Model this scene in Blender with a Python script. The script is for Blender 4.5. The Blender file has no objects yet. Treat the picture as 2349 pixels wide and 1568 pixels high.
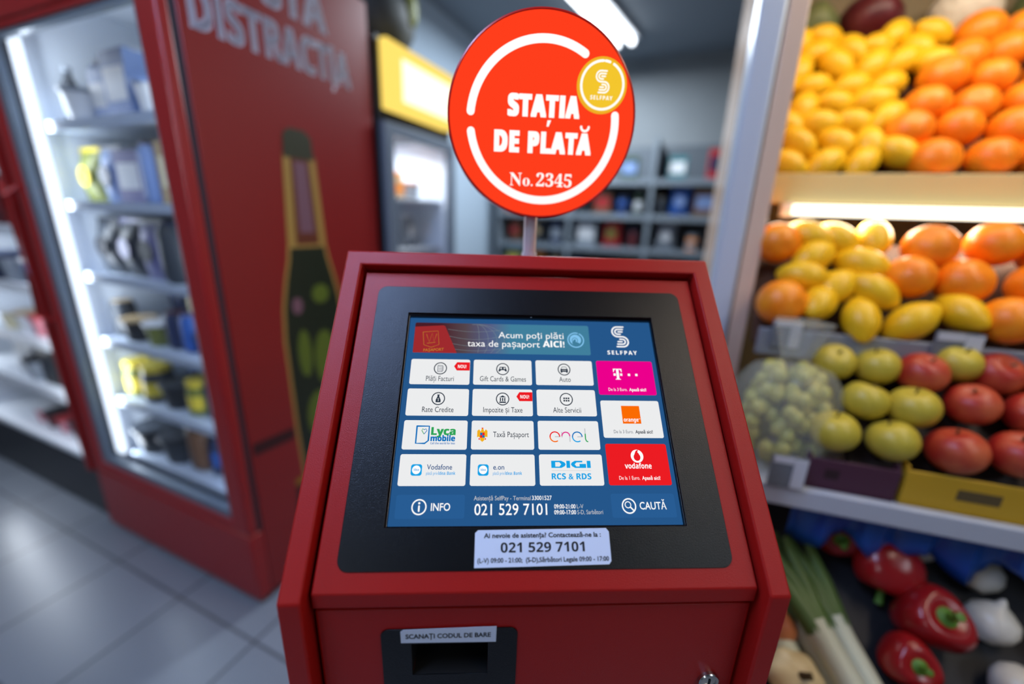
import bpy, bmesh, math, random
from mathutils import Vector, Matrix
from mathutils.geometry import tessellate_polygon
random.seed(7)
SC = bpy.context.scene
COL = SC.collection
PI = math.pi
def yaw(d):
    d = math.radians(d); return Vector((math.sin(d), math.cos(d), 0))

# ------------------------------------------------------------------ camera
cd = bpy.data.cameras.new('camera'); cam = bpy.data.objects.new('camera', cd); COL.objects.link(cam)
cd.sensor_fit = 'HORIZONTAL'; cd.sensor_width = 36.0; cd.lens = 36.0 * 949.715 / 2349
cd.clip_start = 0.02
cy, cp, cr = math.radians(3.326), math.radians(16.514), math.radians(1.983)
fw = Vector((math.sin(cy) * math.cos(cp), math.cos(cy) * math.cos(cp), -math.sin(cp)))
r0 = Vector((math.cos(cy), -math.sin(cy), 0)); u0 = r0.cross(fw)
rr = r0 * math.cos(cr) + u0 * math.sin(cr); uu = -r0 * math.sin(cr) + u0 * math.cos(cr)
M = Matrix((rr, uu, -fw)).transposed().to_4x4()
M.translation = Vector((-0.0532, -0.2917, 1.38)); cam.matrix_world = M
cd.dof.use_dof = True; cd.dof.focus_distance = 0.453; cd.dof.aperture_fstop = cd.lens / 14.5
cd.dof.aperture_blades = 0
SC.camera = cam

# ------------------------------------------------------------------ colour management and world
SC.view_settings.view_transform = 'Standard'; SC.view_settings.look = 'None'
SC.view_settings.exposure = 0.0; SC.view_settings.gamma = 1.0; SC.view_settings.use_curve_mapping = False
w = bpy.data.worlds.new('world'); SC.world = w; w.use_nodes = True
bg = w.node_tree.nodes['Background']; bg.inputs[0].default_value = (0.55, 0.65, 0.85, 1); bg.inputs[1].default_value = 0.12
SC.cycles.max_bounces = 7; SC.cycles.diffuse_bounces = 4; SC.cycles.glossy_bounces = 3
SC.cycles.transparent_max_bounces = 12; SC.cycles.sample_clamp_indirect = 4.0
SC.cycles.use_denoising = True; SC.cycles.caustics_reflective = False; SC.cycles.caustics_refractive = False

# ------------------------------------------------------------------ frames of the place
A = Vector((-0.862, 0.92, 0)); FR = math.radians(-26)          # near bottom corner of the red fridge, its frame
O = Vector((0.553, 0.816, 0)); SR = math.radians(-20)          # foot of the produce stand's post, its frame
MF = Matrix.Translation(A) @ Matrix.Rotation(FR, 4, 'Z')
MS = Matrix.Translation(O) @ Matrix.Rotation(SR, 4, 'Z')
def F(x, y, z): return MF @ Vector((x, y, z))
def S(x, y, z): return MS @ Vector((x, y, z))

# ------------------------------------------------------------------ lamps
def area(name, loc, aim, sx, sy, power, color):
    l = bpy.data.lights.new(name, 'AREA'); l.shape = 'RECTANGLE'; l.size = sx; l.size_y = sy; l.energy = power; l.color = color
    o = bpy.data.objects.new(name, l); COL.objects.link(o); o.location = loc
    o.rotation_euler = (Vector(aim) - Vector(loc)).to_track_quat('-Z', 'Y').to_euler(); return o
COOL = (0.80, 0.90, 1.0); WARM = (1.0, 0.86, 0.66)
LAMPS = [(-0.72, -0.15), (1.22, -0.30), (1.55, -1.75), (0.535, 2.69), (-2.0, -2.7), (-2.2, 0.1)]
LAMPW = (26, 10, 10, 55, 18, 12); LAMPC = ((0.36, 0.54, 1.0), (1, .80, .58), COOL, COOL, COOL, COOL)
for (x, y), p, c in zip(LAMPS, LAMPW, LAMPC):
    area('ceiling_tube_light', (x, y, 2.60), (x + 0.001, y, 0), 0.16, 1.25, p, c).rotation_euler = (0, 0, FR)
for x, y in ((-0.86, 0.09), (-0.13, 0.09)):
    p = F(x, y, 1.15); area('fridge_strip_light', p, F(-0.48, 0.6, 1.15), 0.03, 1.6, 4.8, (0.78, 0.88, 1.0))
for x in (-2.20, -1.10):
    area('neighbour_fridge_light', F(x, 0.055, 1.1), F(-1.62, 0.55, 1.0), 0.03, 1.2, 8, (0.85, 0.92, 1.0))
area('upper_shelf_light', S(0.5, -0.06, 2.22), S(0.46, 0.32, 1.65), 0.9, 0.06, 5.0, WARM)
area('lower_shelf_light', S(0.42, 0.05, 1.40), S(0.42, -0.08, 1.1), 0.6, 0.04, 2.0, WARM)
area('cooler_light', F(-0.2, 1.05, 1.70), F(-0.25, 1.05, 1.3), 0.25, 0.4, 4, (0.9, 0.95, 1.0))

# ------------------------------------------------------------------ materials
def lin(h):
    h = h.lstrip('#'); c = [int(h[i:i + 2], 16) / 255 for i in (0, 2, 4)]
    return tuple(x / 12.92 if x <= 0.04045 else ((x + 0.055) / 1.055) ** 2.4 for x in c) + (1,)
MATS = {}
def mat(name, hexc, rough=0.5, metal=0.0, bump=None, vary=None, spec=0.5, coat=0.0, trans=0.0, alpha=1.0, sub=0.0):
    if name in MATS: return MATS[name]
    m = bpy.data.materials.new(name); m.use_nodes = True; nt = m.node_tree; b = nt.nodes['Principled BSDF']
    c = lin(hexc)
    b.inputs['Base Color'].default_value = c; b.inputs['Roughness'].default_value = rough; b.inputs['Metallic'].default_value = metal
    b.inputs['Specular IOR Level'].default_value = spec; b.inputs['Coat Weight'].default_value = coat
    b.inputs['Transmission Weight'].default_value = trans; b.inputs['Alpha'].default_value = alpha
    tc = nt.nodes.new('ShaderNodeTexCoord')
    if bump:
        sc, st, dist = bump
        n = nt.nodes.new('ShaderNodeTexNoise'); n.inputs['Scale'].default_value = sc; n.inputs['Detail'].default_value = 2
        bp = nt.nodes.new('ShaderNodeBump'); bp.inputs['Strength'].default_value = st; bp.inputs['Distance'].default_value = dist
        nt.links.new(tc.outputs['Object'], n.inputs['Vector']); nt.links.new(n.outputs[0], bp.inputs['Height']); nt.links.new(bp.outputs[0], b.inputs['Normal'])
    if vary:
        sc, h2 = vary
        n = nt.nodes.new('ShaderNodeTexNoise'); n.inputs['Scale'].default_value = sc; n.inputs['Detail'].default_value = 3
        rp = nt.nodes.new('ShaderNodeValToRGB'); rp.color_ramp.elements[0].color = c; rp.color_ramp.elements[1].color = lin(h2)
        rp.color_ramp.elements[0].position = 0.4; rp.color_ramp.elements[1].position = 0.65
        nt.links.new(tc.outputs['Object'], n.inputs['Vector']); nt.links.new(n.outputs[0], rp.inputs[0]); nt.links.new(rp.outputs[0], b.inputs['Base Color'])
    MATS[name] = m; return m
def emit(name, hexc, strength=1.0):
    if name in MATS: return MATS[name]
    m = bpy.data.materials.new(name); m.use_nodes = True; nt = m.node_tree; nt.nodes.clear()
    e = nt.nodes.new('ShaderNodeEmission'); o = nt.nodes.new('ShaderNodeOutputMaterial')
    e.inputs[0].default_value = lin(hexc); e.inputs[1].default_value = strength; nt.links.new(e.outputs[0], o.inputs[0])
    MATS[name] = m; return m
def glass(name, alpha, tint='FFFFFF', rough=0.02):
    if name in MATS: return MATS[name]
    m = bpy.data.materials.new(name); m.use_nodes = True; nt = m.node_tree; nt.nodes.clear()
    t = nt.nodes.new('ShaderNodeBsdfTransparent'); t.inputs[0].default_value = lin(tint)
    g = nt.nodes.new('ShaderNodeBsdfGlossy'); g.inputs['Roughness'].default_value = rough
    mx = nt.nodes.new('ShaderNodeMixShader'); mx.inputs[0].default_value = alpha; o = nt.nodes.new('ShaderNodeOutputMaterial')
    nt.links.new(t.outputs[0], mx.inputs[1]); nt.links.new(g.outputs[0], mx.inputs[2]); nt.links.new(mx.outputs[0], o.inputs[0])
    MATS[name] = m; return m

RED = mat('red_powder_coat', 'A31814', 0.38, spec=0.27, bump=(1100, 0.40, 0.0006))
RED2 = mat('red_powder_coat_panel', 'A41915', 0.36, spec=0.29, bump=(1100, 0.40, 0.0006))
BLACK = mat('black_textured_plate', '040508', 0.30, spec=0.40, bump=(1150, 0.42, 0.0006))
GLOSSBLACK = mat('gloss_black_lip', '050507', 0.12)
DARK = mat('dark_recess', '040404', 0.6)
PAPER = mat('sticker_paper', 'D6DFF2', 0.55)
INK = mat('sticker_ink', '12161F', 0.6)
CHROME = mat('chrome', 'C8C6C2', 0.22, 1.0)
FRIDGE_RED = mat('fridge_red_panel', '8E1A17', 0.38)
FRAME_RED = mat('fridge_red_frame', 'A01E1C', 0.35)
WHITE = mat('white_enamel', 'E8EDF4', 0.4)
GREYMETAL = mat('grey_metal', '8A9098', 0.4, 0.3)
GASKET = mat('grey_gasket', '3A3C42', 0.6)
STEEL = mat('pole_steel', 'D8DCE4', 0.3, 0.4)

# ------------------------------------------------------------------ mesh builder
class MB:
    def __init__(s): s.v = []; s.f = []; s.mi = []; s.mats = []
    def m(s, material):
        if material not in s.mats: s.mats.append(material)
        return s.mats.index(material)
    def add(s, vs, fs, material, X=None):
        k = len(s.v); i = s.m(material)
        for p in vs:
            p = Vector(p); s.v.append(X @ p if X is not None else p)
        for f in fs: s.f.append([k + j for j in f]); s.mi.append(i)
    def box(s, x0, x1, y0, y1, z0, z1, material, X=None):
        vs = [(x, y, z) for z in (z0, z1) for y in (y0, y1) for x in (x0, x1)]
        s.add(vs, [(0, 2, 3, 1), (4, 5, 7, 6), (0, 1, 5, 4), (2, 6, 7, 3), (0, 4, 6, 2), (1, 3, 7, 5)], material, X)
    def lathe(s, prof, material, seg=24, X=None, c0=(0, 0, 0)):
        vs = []; fs = []; n = len(prof)
        for r, z in prof:
            for k in range(seg):
                a = 2 * PI * k / seg; vs.append((c0[0] + r * math.cos(a), c0[1] + r * math.sin(a), c0[2] + z))
        for i in range(n - 1):
            for k in range(seg):
                k2 = (k + 1) % seg; fs.append((i * seg + k, i * seg + k2, (i + 1) * seg + k2, (i + 1) * seg + k))
        if prof[0][0] > 1e-6: fs.append(tuple(range(seg))[::-1])
        if prof[-1][0] > 1e-6: fs.append(tuple((n - 1) * seg + k for k in range(seg)))
        s.add(vs, fs, material, X)
    def tube(s, path, rad, material, seg=10, X=None):
        path = [Vector(p) for p in path]; vs = []; fs = []; n = len(path)
        rads = rad if isinstance(rad, (list, tuple)) else [rad] * n
        for i, p in enumerate(path):
            t = (path[min(i + 1, n - 1)] - path[max(i - 1, 0)]).normalized()
            a = t.cross(Vector((0, 0, 1)));  a = a if a.length > 1e-3 else t.cross(Vector((1, 0, 0))); a.normalize(); b = t.cross(a)
            for k in range(seg):
                q = 2 * PI * k / seg; vs.append(p + (a * math.cos(q) + b * math.sin(q)) * rads[i])
        for i in range(n - 1):
            for k in range(seg):
                k2 = (k + 1) % seg; fs.append((i * seg + k, (i + 1) * seg + k, (i + 1) * seg + k2, i * seg + k2))
        fs.append(tuple(range(seg))); fs.append(tuple((n - 1) * seg + k for k in range(seg))[::-1])
        s.add(vs, fs, material, X)
    def plate(s, outer, holes, z0, z1, material, X=None, bottom=True):
        loops = [outer] + list(holes); flat = [p for l in loops for p in l]
        tris = tessellate_polygon([[Vector((p[0], p[1], 0)) for p in l] for l in loops])
        n = len(flat); fs = []
        for t in tris:
            a, b, c = (Vector(flat[i]) for i in t)
            if (b - a).cross(c - a) < 0 if False else ((b.x - a.x) * (c.y - a.y) - (b.y - a.y) * (c.x - a.x)) < 0: t = (t[0], t[2], t[1])
            fs.append(tuple(t))
        vs = [(p[0], p[1], z1) for p in flat]
        if z0 is None: s.add(vs, fs, material, X); return
        vs += [(p[0], p[1], z0) for p in flat]; allf = list(fs)
        if bottom: allf += [tuple(n + i for i in f[::-1]) for f in fs]
        k = 0
        for l in loops:
            m = len(l)
            ar = sum(l[i][0] * l[(i + 1) % m][1] - l[(i + 1) % m][0] * l[i][1] for i in range(m))
            flip = (ar < 0) if l is outer else (ar > 0)
            for i in range(m):
                a, b = k + i, k + (i + 1) % m
                q = (a, n + a, n + b, b) if not flip else (a, b, n + b, n + a)
                allf.append(q)
            k += m
        s.add(vs, allf, material, X)
    def blob(s, fn, material, nu=20, nv=12, X=None):
        vs = []; fs = []
        for j in range(nv + 1):
            for i in range(nu): vs.append(fn(2 * PI * i / nu, PI * j / nv))
        for j in range(nv):
            for i in range(nu):
                i2 = (i + 1) % nu; fs.append((j * nu + i, (j + 1) * nu + i, (j + 1) * nu + i2, j * nu + i2))
        s.add(vs, fs, material, X)
    def mesh(s, name, sharp=40):
        me = bpy.data.meshes.new(name); me.from_pydata([tuple(p) for p in s.v], [], s.f)
        for m in s.mats: me.materials.append(m)
        me.polygons.foreach_set('material_index', s.mi)
        me.polygons.foreach_set('use_smooth', [True] * len(me.polygons)); me.update()
        me.set_sharp_from_angle(angle=math.radians(sharp)); return me
    def build(s, name, parent=None, bevel=0, seg=2, sharp=40, label=None, weld=False):
        me = s.mesh(name, sharp)
        if weld:
            bm = bmesh.new(); bm.from_mesh(me); bmesh.ops.remove_doubles(bm, verts=bm.verts, dist=1e-5); bm.to_mesh(me); bm.free()
        o = bpy.data.objects.new(name, me); COL.objects.link(o)
        if parent: o.parent = parent
        if bevel:
            b = o.modifiers.new('bevel', 'BEVEL'); b.width = bevel; b.segments = seg; b.limit_method = 'ANGLE'; b.angle_limit = math.radians(35)
        if label: o['label'] = label
        return o
def rrect(x0, x1, y0, y1, r, n=6):
    out = []
    for cx, cyy, a0 in ((x1 - r, y1 - r, 0), (x0 + r, y1 - r, 90), (x0 + r, y0 + r, 180), (x1 - r, y0 + r, 270)):
        for k in range(n + 1):
            a = math.radians(a0 + 90 * k / n); out.append((cx + r * math.cos(a), cyy + r * math.sin(a)))
    return out
def circ(cx, cyy, r, n=40): return [(cx + r * math.cos(2 * PI * k / n), cyy + r * math.sin(2 * PI * k / n)) for k in range(n)]
def rect(x0, x1, y0, y1): return [(x1, y1), (x0, y1), (x0, y0), (x1, y0)]
def arc(cx, cyy, r, a0, a1, n=24): return [(cx + r * math.cos(math.radians(a0 + (a1 - a0) * k / n)), cyy + r * math.sin(math.radians(a0 + (a1 - a0) * k / n))) for k in range(n + 1)]
def ribbon(mb, pts, wd, z, material, X, caps=True):
    h = wd / 2; L = []; R = []
    for i, p in enumerate(pts):
        a = Vector(pts[max(i - 1, 0)]); b = Vector(pts[min(i + 1, len(pts) - 1)]); t = (b - a).normalized(); n = Vector((-t.y, t.x))
        L.append(Vector(p) + n * h); R.append(Vector(p) - n * h)
    vs = [(q.x, q.y, z) for q in L] + [(q.x, q.y, z) for q in R]; n = len(pts)
    mb.add(vs, [(i, n + i, n + i + 1, i + 1) for i in range(n - 1)], material, X)
    if caps:
        for p in (pts[0], pts[-1]): mb.plate(circ(p[0], p[1], h, 14), [], None, z, material, X)
def ring(mb, cx, cyy, ro, ri, z, material, X, n=40): mb.plate(circ(cx, cyy, ro, n), [circ(cx, cyy, ri, n)], None, z, material, X)

# ------------------------------------------------------------------ lettering
BOLDMAP = {}
for i in range(26):
    BOLDMAP[chr(65 + i)] = chr(0x1D5D4 + i); BOLDMAP[chr(97 + i)] = chr(0x1D5EE + i)
for i in range(10): BOLDMAP[str(i)] = chr(0x1D7EC + i)
BOLDMAP['I'] = BOLDMAP['l']      # a plain bar, without slabs
SERIF = {}
for i in range(26):
    SERIF[chr(65 + i)] = chr(0x1D400 + i); SERIF[chr(97 + i)] = chr(0x1D41A + i)
for i in range(10): SERIF[str(i)] = chr(0x1D7CE + i)
def glyphs(s, style='regular', off=0.0, spacing=1.0):
    if style == 'bold': s = ''.join(BOLDMAP.get(c, c) for c in s)
    if style == 'serif': s = ''.join(SERIF.get(c, c) for c in s)
    cu = bpy.data.curves.new('lettering', 'FONT'); cu.body = s; cu.size = 1; cu.offset = off; cu.space_character = spacing; cu.resolution_u = 3
    o = bpy.data.objects.new('lettering', cu); me = o.to_mesh()
    vs = [tuple(v.co) for v in me.vertices]; fs = [tuple(p.vertices) for p in me.polygons]
    o.to_mesh_clear(); bpy.data.objects.remove(o); bpy.data.curves.remove(cu)
    return vs, fs
def ext(vs, k): return min(v[k] for v in vs), max(v[k] for v in vs)
CAPH = {}
def text(mb, s, x0, x1, yb, cap, z, material, X, style='regular', off=0.0, down=True, spacing=1.0, slant=0.0):
    """letters from x0 to x1 on the baseline yb, capitals cap high; down: y grows downwards"""
    vs, fs = glyphs(s, style, off if style == 'regular' else 0, spacing)
    if style != 'regular' and off > 0:      # heavier stroke: the same letters struck a hair apart
        V0, F0 = vs, fs; vs = []; fs = []
        for ox, oy in ((0, 0), (off, 0), (-off, 0), (0, off * .55), (0, -off * .55), (off, off * .55), (-off, off * .55), (off, -off * .55), (-off, -off * .55)):
            k = len(vs); vs += [(v[0] + ox, v[1] + oy, 0) for v in V0]; fs += [tuple(k + i for i in f) for f in F0]
    if style not in CAPH:
        hv, _ = glyphs('H', style); CAPH[style] = ext(hv, 1)[1]
    a, b = ext(vs, 0); sx = (x1 - x0) / (b - a); y0_ = -off * .55 if style != 'regular' and off > 0 else 0; sy = cap / (CAPH[style] + (off if style == 'regular' else 1.1 * max(0, off))) * (-1 if down else 1)
    out = [(x0 + (v[0] - a) * sx, yb + (v[1] - y0_) * sy + slant * (v[0] - a) * sx, z) for v in vs]
    if (sy < 0) != (sx < 0): fs = [f[::-1] for f in fs]
    mb.add(out, fs, material, X)

# ------------------------------------------------------------------ things
ORD = ['first', 'second', 'third', 'fourth', 'fifth', 'sixth', 'seventh', 'eighth', 'ninth', 'tenth', 'eleventh', 'twelfth', 'thirteenth', 'fourteenth', 'fifteenth',
       'sixteenth', 'seventeenth', 'eighteenth', 'nineteenth', 'twentieth']
def tag(o, label, cat, group=None, kind=None):
    o['label'] = label; o['category'] = cat
    if group: o['group'] = group
    if kind: o['kind'] = kind
    return o
def empty(name, loc=(0, 0, 0), rz=0):
    o = bpy.data.objects.new(name, None); COL.objects.link(o); o.location = loc; o.rotation_euler = (0, 0, rz); o.empty_display_size = 0.05; return o
def struct(mb, name, X=None, **k):
    o = mb.build(name, **k); o['kind'] = 'structure'; return o
def put(me, name, label, cat, group, Mx, mats=None):
    o = bpy.data.objects.new(name, me); COL.objects.link(o); o.matrix_world = Mx
    if mats:
        for i, m in enumerate(mats):
            if i < len(o.material_slots): o.material_slots[i].link = 'OBJECT'; o.material_slots[i].material = m
    return tag(o, label, cat, group) if label else o

# ================================================================== the room
def tile_mat():
    m = bpy.data.materials.new('floor_tiles'); m.use_nodes = True; nt = m.node_tree; b = nt.nodes['Principled BSDF']
    tc = nt.nodes.new('ShaderNodeTexCoord'); br = nt.nodes.new('ShaderNodeTexBrick'); br.offset = 0.0
    br.inputs['Scale'].default_value = 1.0; br.inputs['Brick Width'].default_value = 0.40; br.inputs['Row Height'].default_value = 0.40
    br.inputs['Mortar Size'].default_value = 0.005; br.inputs['Color1'].default_value = lin('80868F'); br.inputs['Color2'].default_value = lin('7A8089'); br.inputs['Mortar'].default_value = lin('4A4E55')
    nt.links.new(tc.outputs['Object'], br.inputs['Vector']); nt.links.new(br.outputs['Color'], b.inputs['Base Color'])
    b.inputs['Roughness'].default_value = 0.28; b.inputs['Specular IOR Level'].default_value = 0.6
    return m
mb = MB(); mb.box(-4, 4, -4.2, 4.2, -0.1, 0, tile_mat()); o = struct(mb, 'floor'); o.matrix_world = MF @ Matrix.Translation((0.9, 0.3, 0))
CEIL = mat('ceiling_paint', '868E96', 0.8); WALL = mat('wall_paint', '8A9094', 0.7, vary=(2.0, '83898D')); WALLL = mat('wall_paint_light', 'A9BACA', 0.7)
mb = MB(); mb.box(-4, 4, -4.2, 4.2, 2.70, 2.80, CEIL); o = struct(mb, 'ceiling'); o.matrix_world = MF @ Matrix.Translation((0.9, 0.3, 0))
mb = MB(); mb.box(-0.6, 4.8, 3.35, 3.45, 0, 2.7, WALL, MF); struct(mb, 'wall_back')
mb = MB(); mb.box(-0.62, -0.52, 0.86, 3.35, 0, 2.7, WALLL, MF); struct(mb, 'wall_left')
mb = MB(); mb.box(-3.1, -0.62, 0.80, 0.86, 0, 2.7, WALLL, MF); struct(mb, 'wall_behind_fridges')
mb = MB(); mb.box(0.45, 2.6, 0.80, 0.88, 0, 2.7, mat('wall_right_paint', '9A8F78', 0.7), MS); struct(mb, 'wall_right')

# ceiling lamps
TUBE = emit('fluorescent_tube', 'F2F8FF', 6.0)
def ceiling_lamp(loc, rz, label):
    t = empty('ceiling_lamp', loc, rz); tag(t, label, 'lamp', 'fluorescent lamps on the ceiling')
    b = MB(); b.box(-0.10, 0.10, -0.66, 0.66, -0.035, 0, WHITE); b.build('housing', t, bevel=0.006)
    for x in (-0.055, 0.055):
        b = MB(); b.tube([(x, -0.62, -0.06), (x, 0.62, -0.06)], 0.019, TUBE, 12); tb = b.build('tube', t)
        for y in (-0.63, 0.63):
            b = MB(); b.box(x - 0.018, x + 0.018, y - 0.014, y + 0.014, -0.08, -0.03, WHITE); b.build('lamp_holder', t)
    return t
for (x, y), lb in zip(LAMPS, ('twin tube ceiling lamp over the aisle between kiosk and red fridge', 'twin tube ceiling lamp over the fruit stand aisle', 'twin tube ceiling lamp near the shop entrance on the fruit side', 'twin tube ceiling lamp seen just above the round red sign',
                              'twin tube ceiling lamp near the shop entrance on the fridge side', 'twin tube ceiling lamp in front of the white chilled cabinet')):
    ceiling_lamp((x, y, 2.699), FR if y < 2 else math.radians(-36), lb)

# ================================================================== payment kiosk
kiosk = empty('payment_kiosk'); tag(kiosk, 'red metal self-service payment kiosk with slanted touchscreen in a black surround', 'kiosk')
cs, sn, cz = 0.67093, 0.74152, 1.0479
E_ = Vector((0, cs, sn)); N_ = Vector((0, -sn, cs)); K0 = Vector((0, 0, cz))
def K(x, v, n): return K0 + Vector((x, 0, 0)) + E_ * v + N_ * n
KX = Matrix(((1, 0, 0, 0), (0, cs, -sn, 0), (0, sn, cs, cz), (0, 0, 0, 1)))   # (x, v, n) on the slanted face -> world
HW, IX, HH, II, DD = 0.23625, 0.0208, 0.387, 0.0208, 0.045
mb = MB(); vs = []; fs = []
def vi(p): vs.append(p); return len(vs) - 1
def row(x, inner):
    return dict(fl=vi(Vector((x, 0, 0))), cr=vi(K(x, 0, 0)), tp=vi(K(x, HH - (II if inner else 0), 0)))
ol, il, ir, orr = row(-HW, 0), row(-HW + IX, 1), row(HW - IX, 1), row(HW, 0)
for a, b in ((ol, il), (ir, orr)):
    fs.append((a['fl'], b['fl'], b['cr'], a['cr'])); fs.append((a['cr'], b['cr'], b['tp'], a['tp']))
fs.append((il['tp'], ir['tp'], orr['tp'], ol['tp']))
mz = -DD * (1 - sn) / cs
def deep(d, x):
    return vi(Vector((x, DD, 0))), vi(K0 + Vector((x, DD, mz))), vi(K(x, HH - II, -DD))
dl = deep(il, -HW + IX); dr = deep(ir, HW - IX)
fs += [(il['fl'], dl[0], dl[1], il['cr']), (il['cr'], dl[1], dl[2], il['tp']), (ir['fl'], ir['cr'], dr[1], dr[0]), (ir['cr'], ir['tp'], dr[2], dr[1]), (il['tp'], dl[2], dr[2], ir['tp'])]
top = K(0, HH, 0); yb, zb = top.y + 0.10, top.z - 0.024
bl = [vi(Vector((-HW, yb, zb))), vi(Vector((-HW, yb, 0)))]; br_ = [vi(Vector((HW, yb, zb))), vi(Vector((HW, yb, 0)))]
fs += [(ol['fl'], ol['cr'], ol['tp'], bl[0], bl[1]), (orr['fl'], br_[1], br_[0], orr['tp'], orr['cr']), (ol['tp'], orr['tp'], br_[0], bl[0]), (bl[0], br_[0], br_[1], bl[1])]
mb.add(vs, fs, RED); mb.build('cabinet_frame', kiosk, bevel=0.0022, seg=3, sharp=30)
# slanted lid panel, folded down into a lip at its foot
PS = 0.0113; px = 0.2119; pv0, pv1 = 0.0067, 0.362
mb = MB()
rim = [K(x, v, -PS) for x, v in ((-px, pv0), (px, pv0), (px, pv1), (-px, pv1))]
hol = [K(x, v, -PS) for x, v in ((-0.156, 0.058), (0.156, 0.058), (0.156, 0.308), (-0.156, 0.308))]
hod = [K(x, v, -PS - 0.012) for x, v in ((-0.156, 0.058), (0.156, 0.058), (0.156, 0.308), (-0.156, 0.308))]
lz = 0.0175
lip = [rim[0] + Vector((0, 0.0005, -lz)), rim[1] + Vector((0, 0.0005, -lz))]; lipb = [p + Vector((0, 0.012, 0)) for p in lip]
bk = [K(-px, pv1, -PS - 0.02), K(px, pv1, -PS - 0.02), K(px, pv0, -PS - 0.02), K(-px, pv0, -PS - 0.02)]
vs = rim + hol + hod + lip + lipb + bk
fs = [(0, 1, 5, 4), (1, 2, 6, 5), (2, 3, 7, 6), (3, 0, 4, 7), (4, 5, 9, 8), (5, 6, 10, 9), (6, 7, 11, 10), (7, 4, 8, 11), (12, 13, 1, 0), (14, 15, 13, 12), (3, 2, 17, 16), (0, 3, 16, 19), (2, 1, 18, 17), (0, 19, 14, 12), (1, 13, 15, 18)]
mb.add(vs, fs, RED2); mb.build('lid_panel', kiosk, bevel=0.0016, seg=3, sharp=30)
# black surround of the screen
mb = MB(); mb.plate(rrect(-0.1923, 0.1918, 0.0244, 0.3409, 0.011), [rect(-0.1522, 0.1512, 0.0622, 0.3034)], -PS, -PS + 0.0011, BLACK, KX)
bez = mb.build('screen_bezel', kiosk, bevel=0.0004, seg=2, sharp=25)
mb = MB(); mb.plate(rect(-0.1522, 0.1512, 0.0622, 0.3034), [rect(-0.1504, 0.1504, 0.0634, 0.2998)], -PS - 0.0075, -PS - 0.0006, GLOSSBLACK, KX)
mb.build('screen_gasket', bez, bevel=0.0008, label='glossy black lip around the screen')

# ---- touchscreen and what it shows. Screen units: 400 across, y downwards
UN = 0.75e-3; ND = -PS - 0.0057
def SX(z=0.0): return KX @ Matrix.Translation((-0.15, 0.2998, ND)) @ Matrix.Diagonal((UN, -UN, 0.0001, 1))
XS = SX()
c_bg = emit('screen_blue', '25568A'); c_tile = emit('screen_tile_white', 'ECEDEE'); c_ink = emit('screen_ink', '243040'); c_white = emit('screen_white', 'FFFFFF')
c_tab = emit('screen_button_blue', '285C93'); c_red = emit('screen_red', 'EC1C23'); c_mag = emit('screen_magenta', 'EC008C'); c_or = emit('screen_orange', 'FB6B02')
c_cy = emit('screen_cyan', '16A3E6'); c_navy = emit('screen_navy', '1F4E85'); c_green = emit('screen_green', '2FA457'); c_lb = emit('screen_lyblue', '1272BC')
c_teal = emit('screen_teal', '417F9C'); c_sky = emit('screen_sky', '82C3EE'); c_maroon = emit('screen_maroon', '5A2530'); c_pass = emit('screen_passport', '9E2A2E')
c_gold = emit('screen_gold', 'C98A2C'); c_grey = emit('screen_grey', '6E7480'); c_lg = emit('screen_lightgrey', 'C5C8CC'); c_slate = emit('screen_slate', '4B555F'); c_yel = emit('screen_yellow', 'F2B120')
c_pink = emit('screen_pink', 'E0358F'); c_globe = emit('screen_globe', '7C8A90')
mb = MB(); mb.plate(rect(-1, 401, -1, 316), [], -4, 0, c_bg, XS)
scr = mb.build('touchscreen', kiosk, label='lit blue touchscreen menu')
def tile(x0, x1, y0, y1, col, r=3.0):
    m = MB(); m.plate(rrect(x0, x1, y0, y1, r), [], None, 1, col, XS); return m
def done(m, name, label): return m.build(name, scr, label=label)
def circle_icon(m, cx, cyy, r=10.2): ring(m, cx, cyy, r, r - 1.5, 2, c_ink, XS)
def poly(m, pts, col, z=2): m.plate(pts, [], None, z, col, XS)
# banner
m = MB(); m.plate(rrect(8.3, 295, 8.6, 62.5, 3), [], None, 1, c_teal, XS)
def banner_fade():
    mt = bpy.data.materials.new('screen_banner_picture'); mt.use_nodes = True; nt = mt.node_tree; nt.nodes.clear()
    tc = nt.nodes.new('ShaderNodeTexCoord'); sp = nt.nodes.new('ShaderNodeSeparateXYZ'); mr = nt.nodes.new('ShaderNodeMapRange'); rp = nt.nodes.new('ShaderNodeValToRGB')
    mr.inputs[1].default_value = -0.15 + 50 * UN; mr.inputs[2].default_value = -0.15 + 165 * UN
    el = rp.color_ramp.elements; el[0].color = lin('4A1C26'); el[1].color = lin('417F9C'); e = el.new(0.35); e.color = lin('54454C'); e = el.new(0.72); e.color = lin('566086')
    em = nt.nodes.new('ShaderNodeEmission'); o = nt.nodes.new('ShaderNodeOutputMaterial')
    nt.links.new(tc.outputs['Object'], sp.inputs[0]); nt.links.new(sp.outputs[0], mr.inputs[0]); nt.links.new(mr.outputs[0], rp.inputs[0]); nt.links.new(rp.outputs[0], em.inputs[0]); nt.links.new(em.outputs[0], o.inputs[0]); return mt
m.plate([(165, 8.6), (165, 62.5)] + rrect(8.3, 100, 8.6, 62.5, 3)[::1][7:21], [], None, 1.6, banner_fade(), XS)
for k, rx in enumerate((46, 34, 20, 5)):     # globe meridians
    ribbon(m, [(108 + rx * math.cos(t), 40 - 30 * math.sin(t)) for t in [math.radians(-45 + 8 * q) for q in range(19)] if 8.6 < 40 - 30 * math.sin(t) < 62.5], 0.45, 2, c_globe, XS, False)
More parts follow.
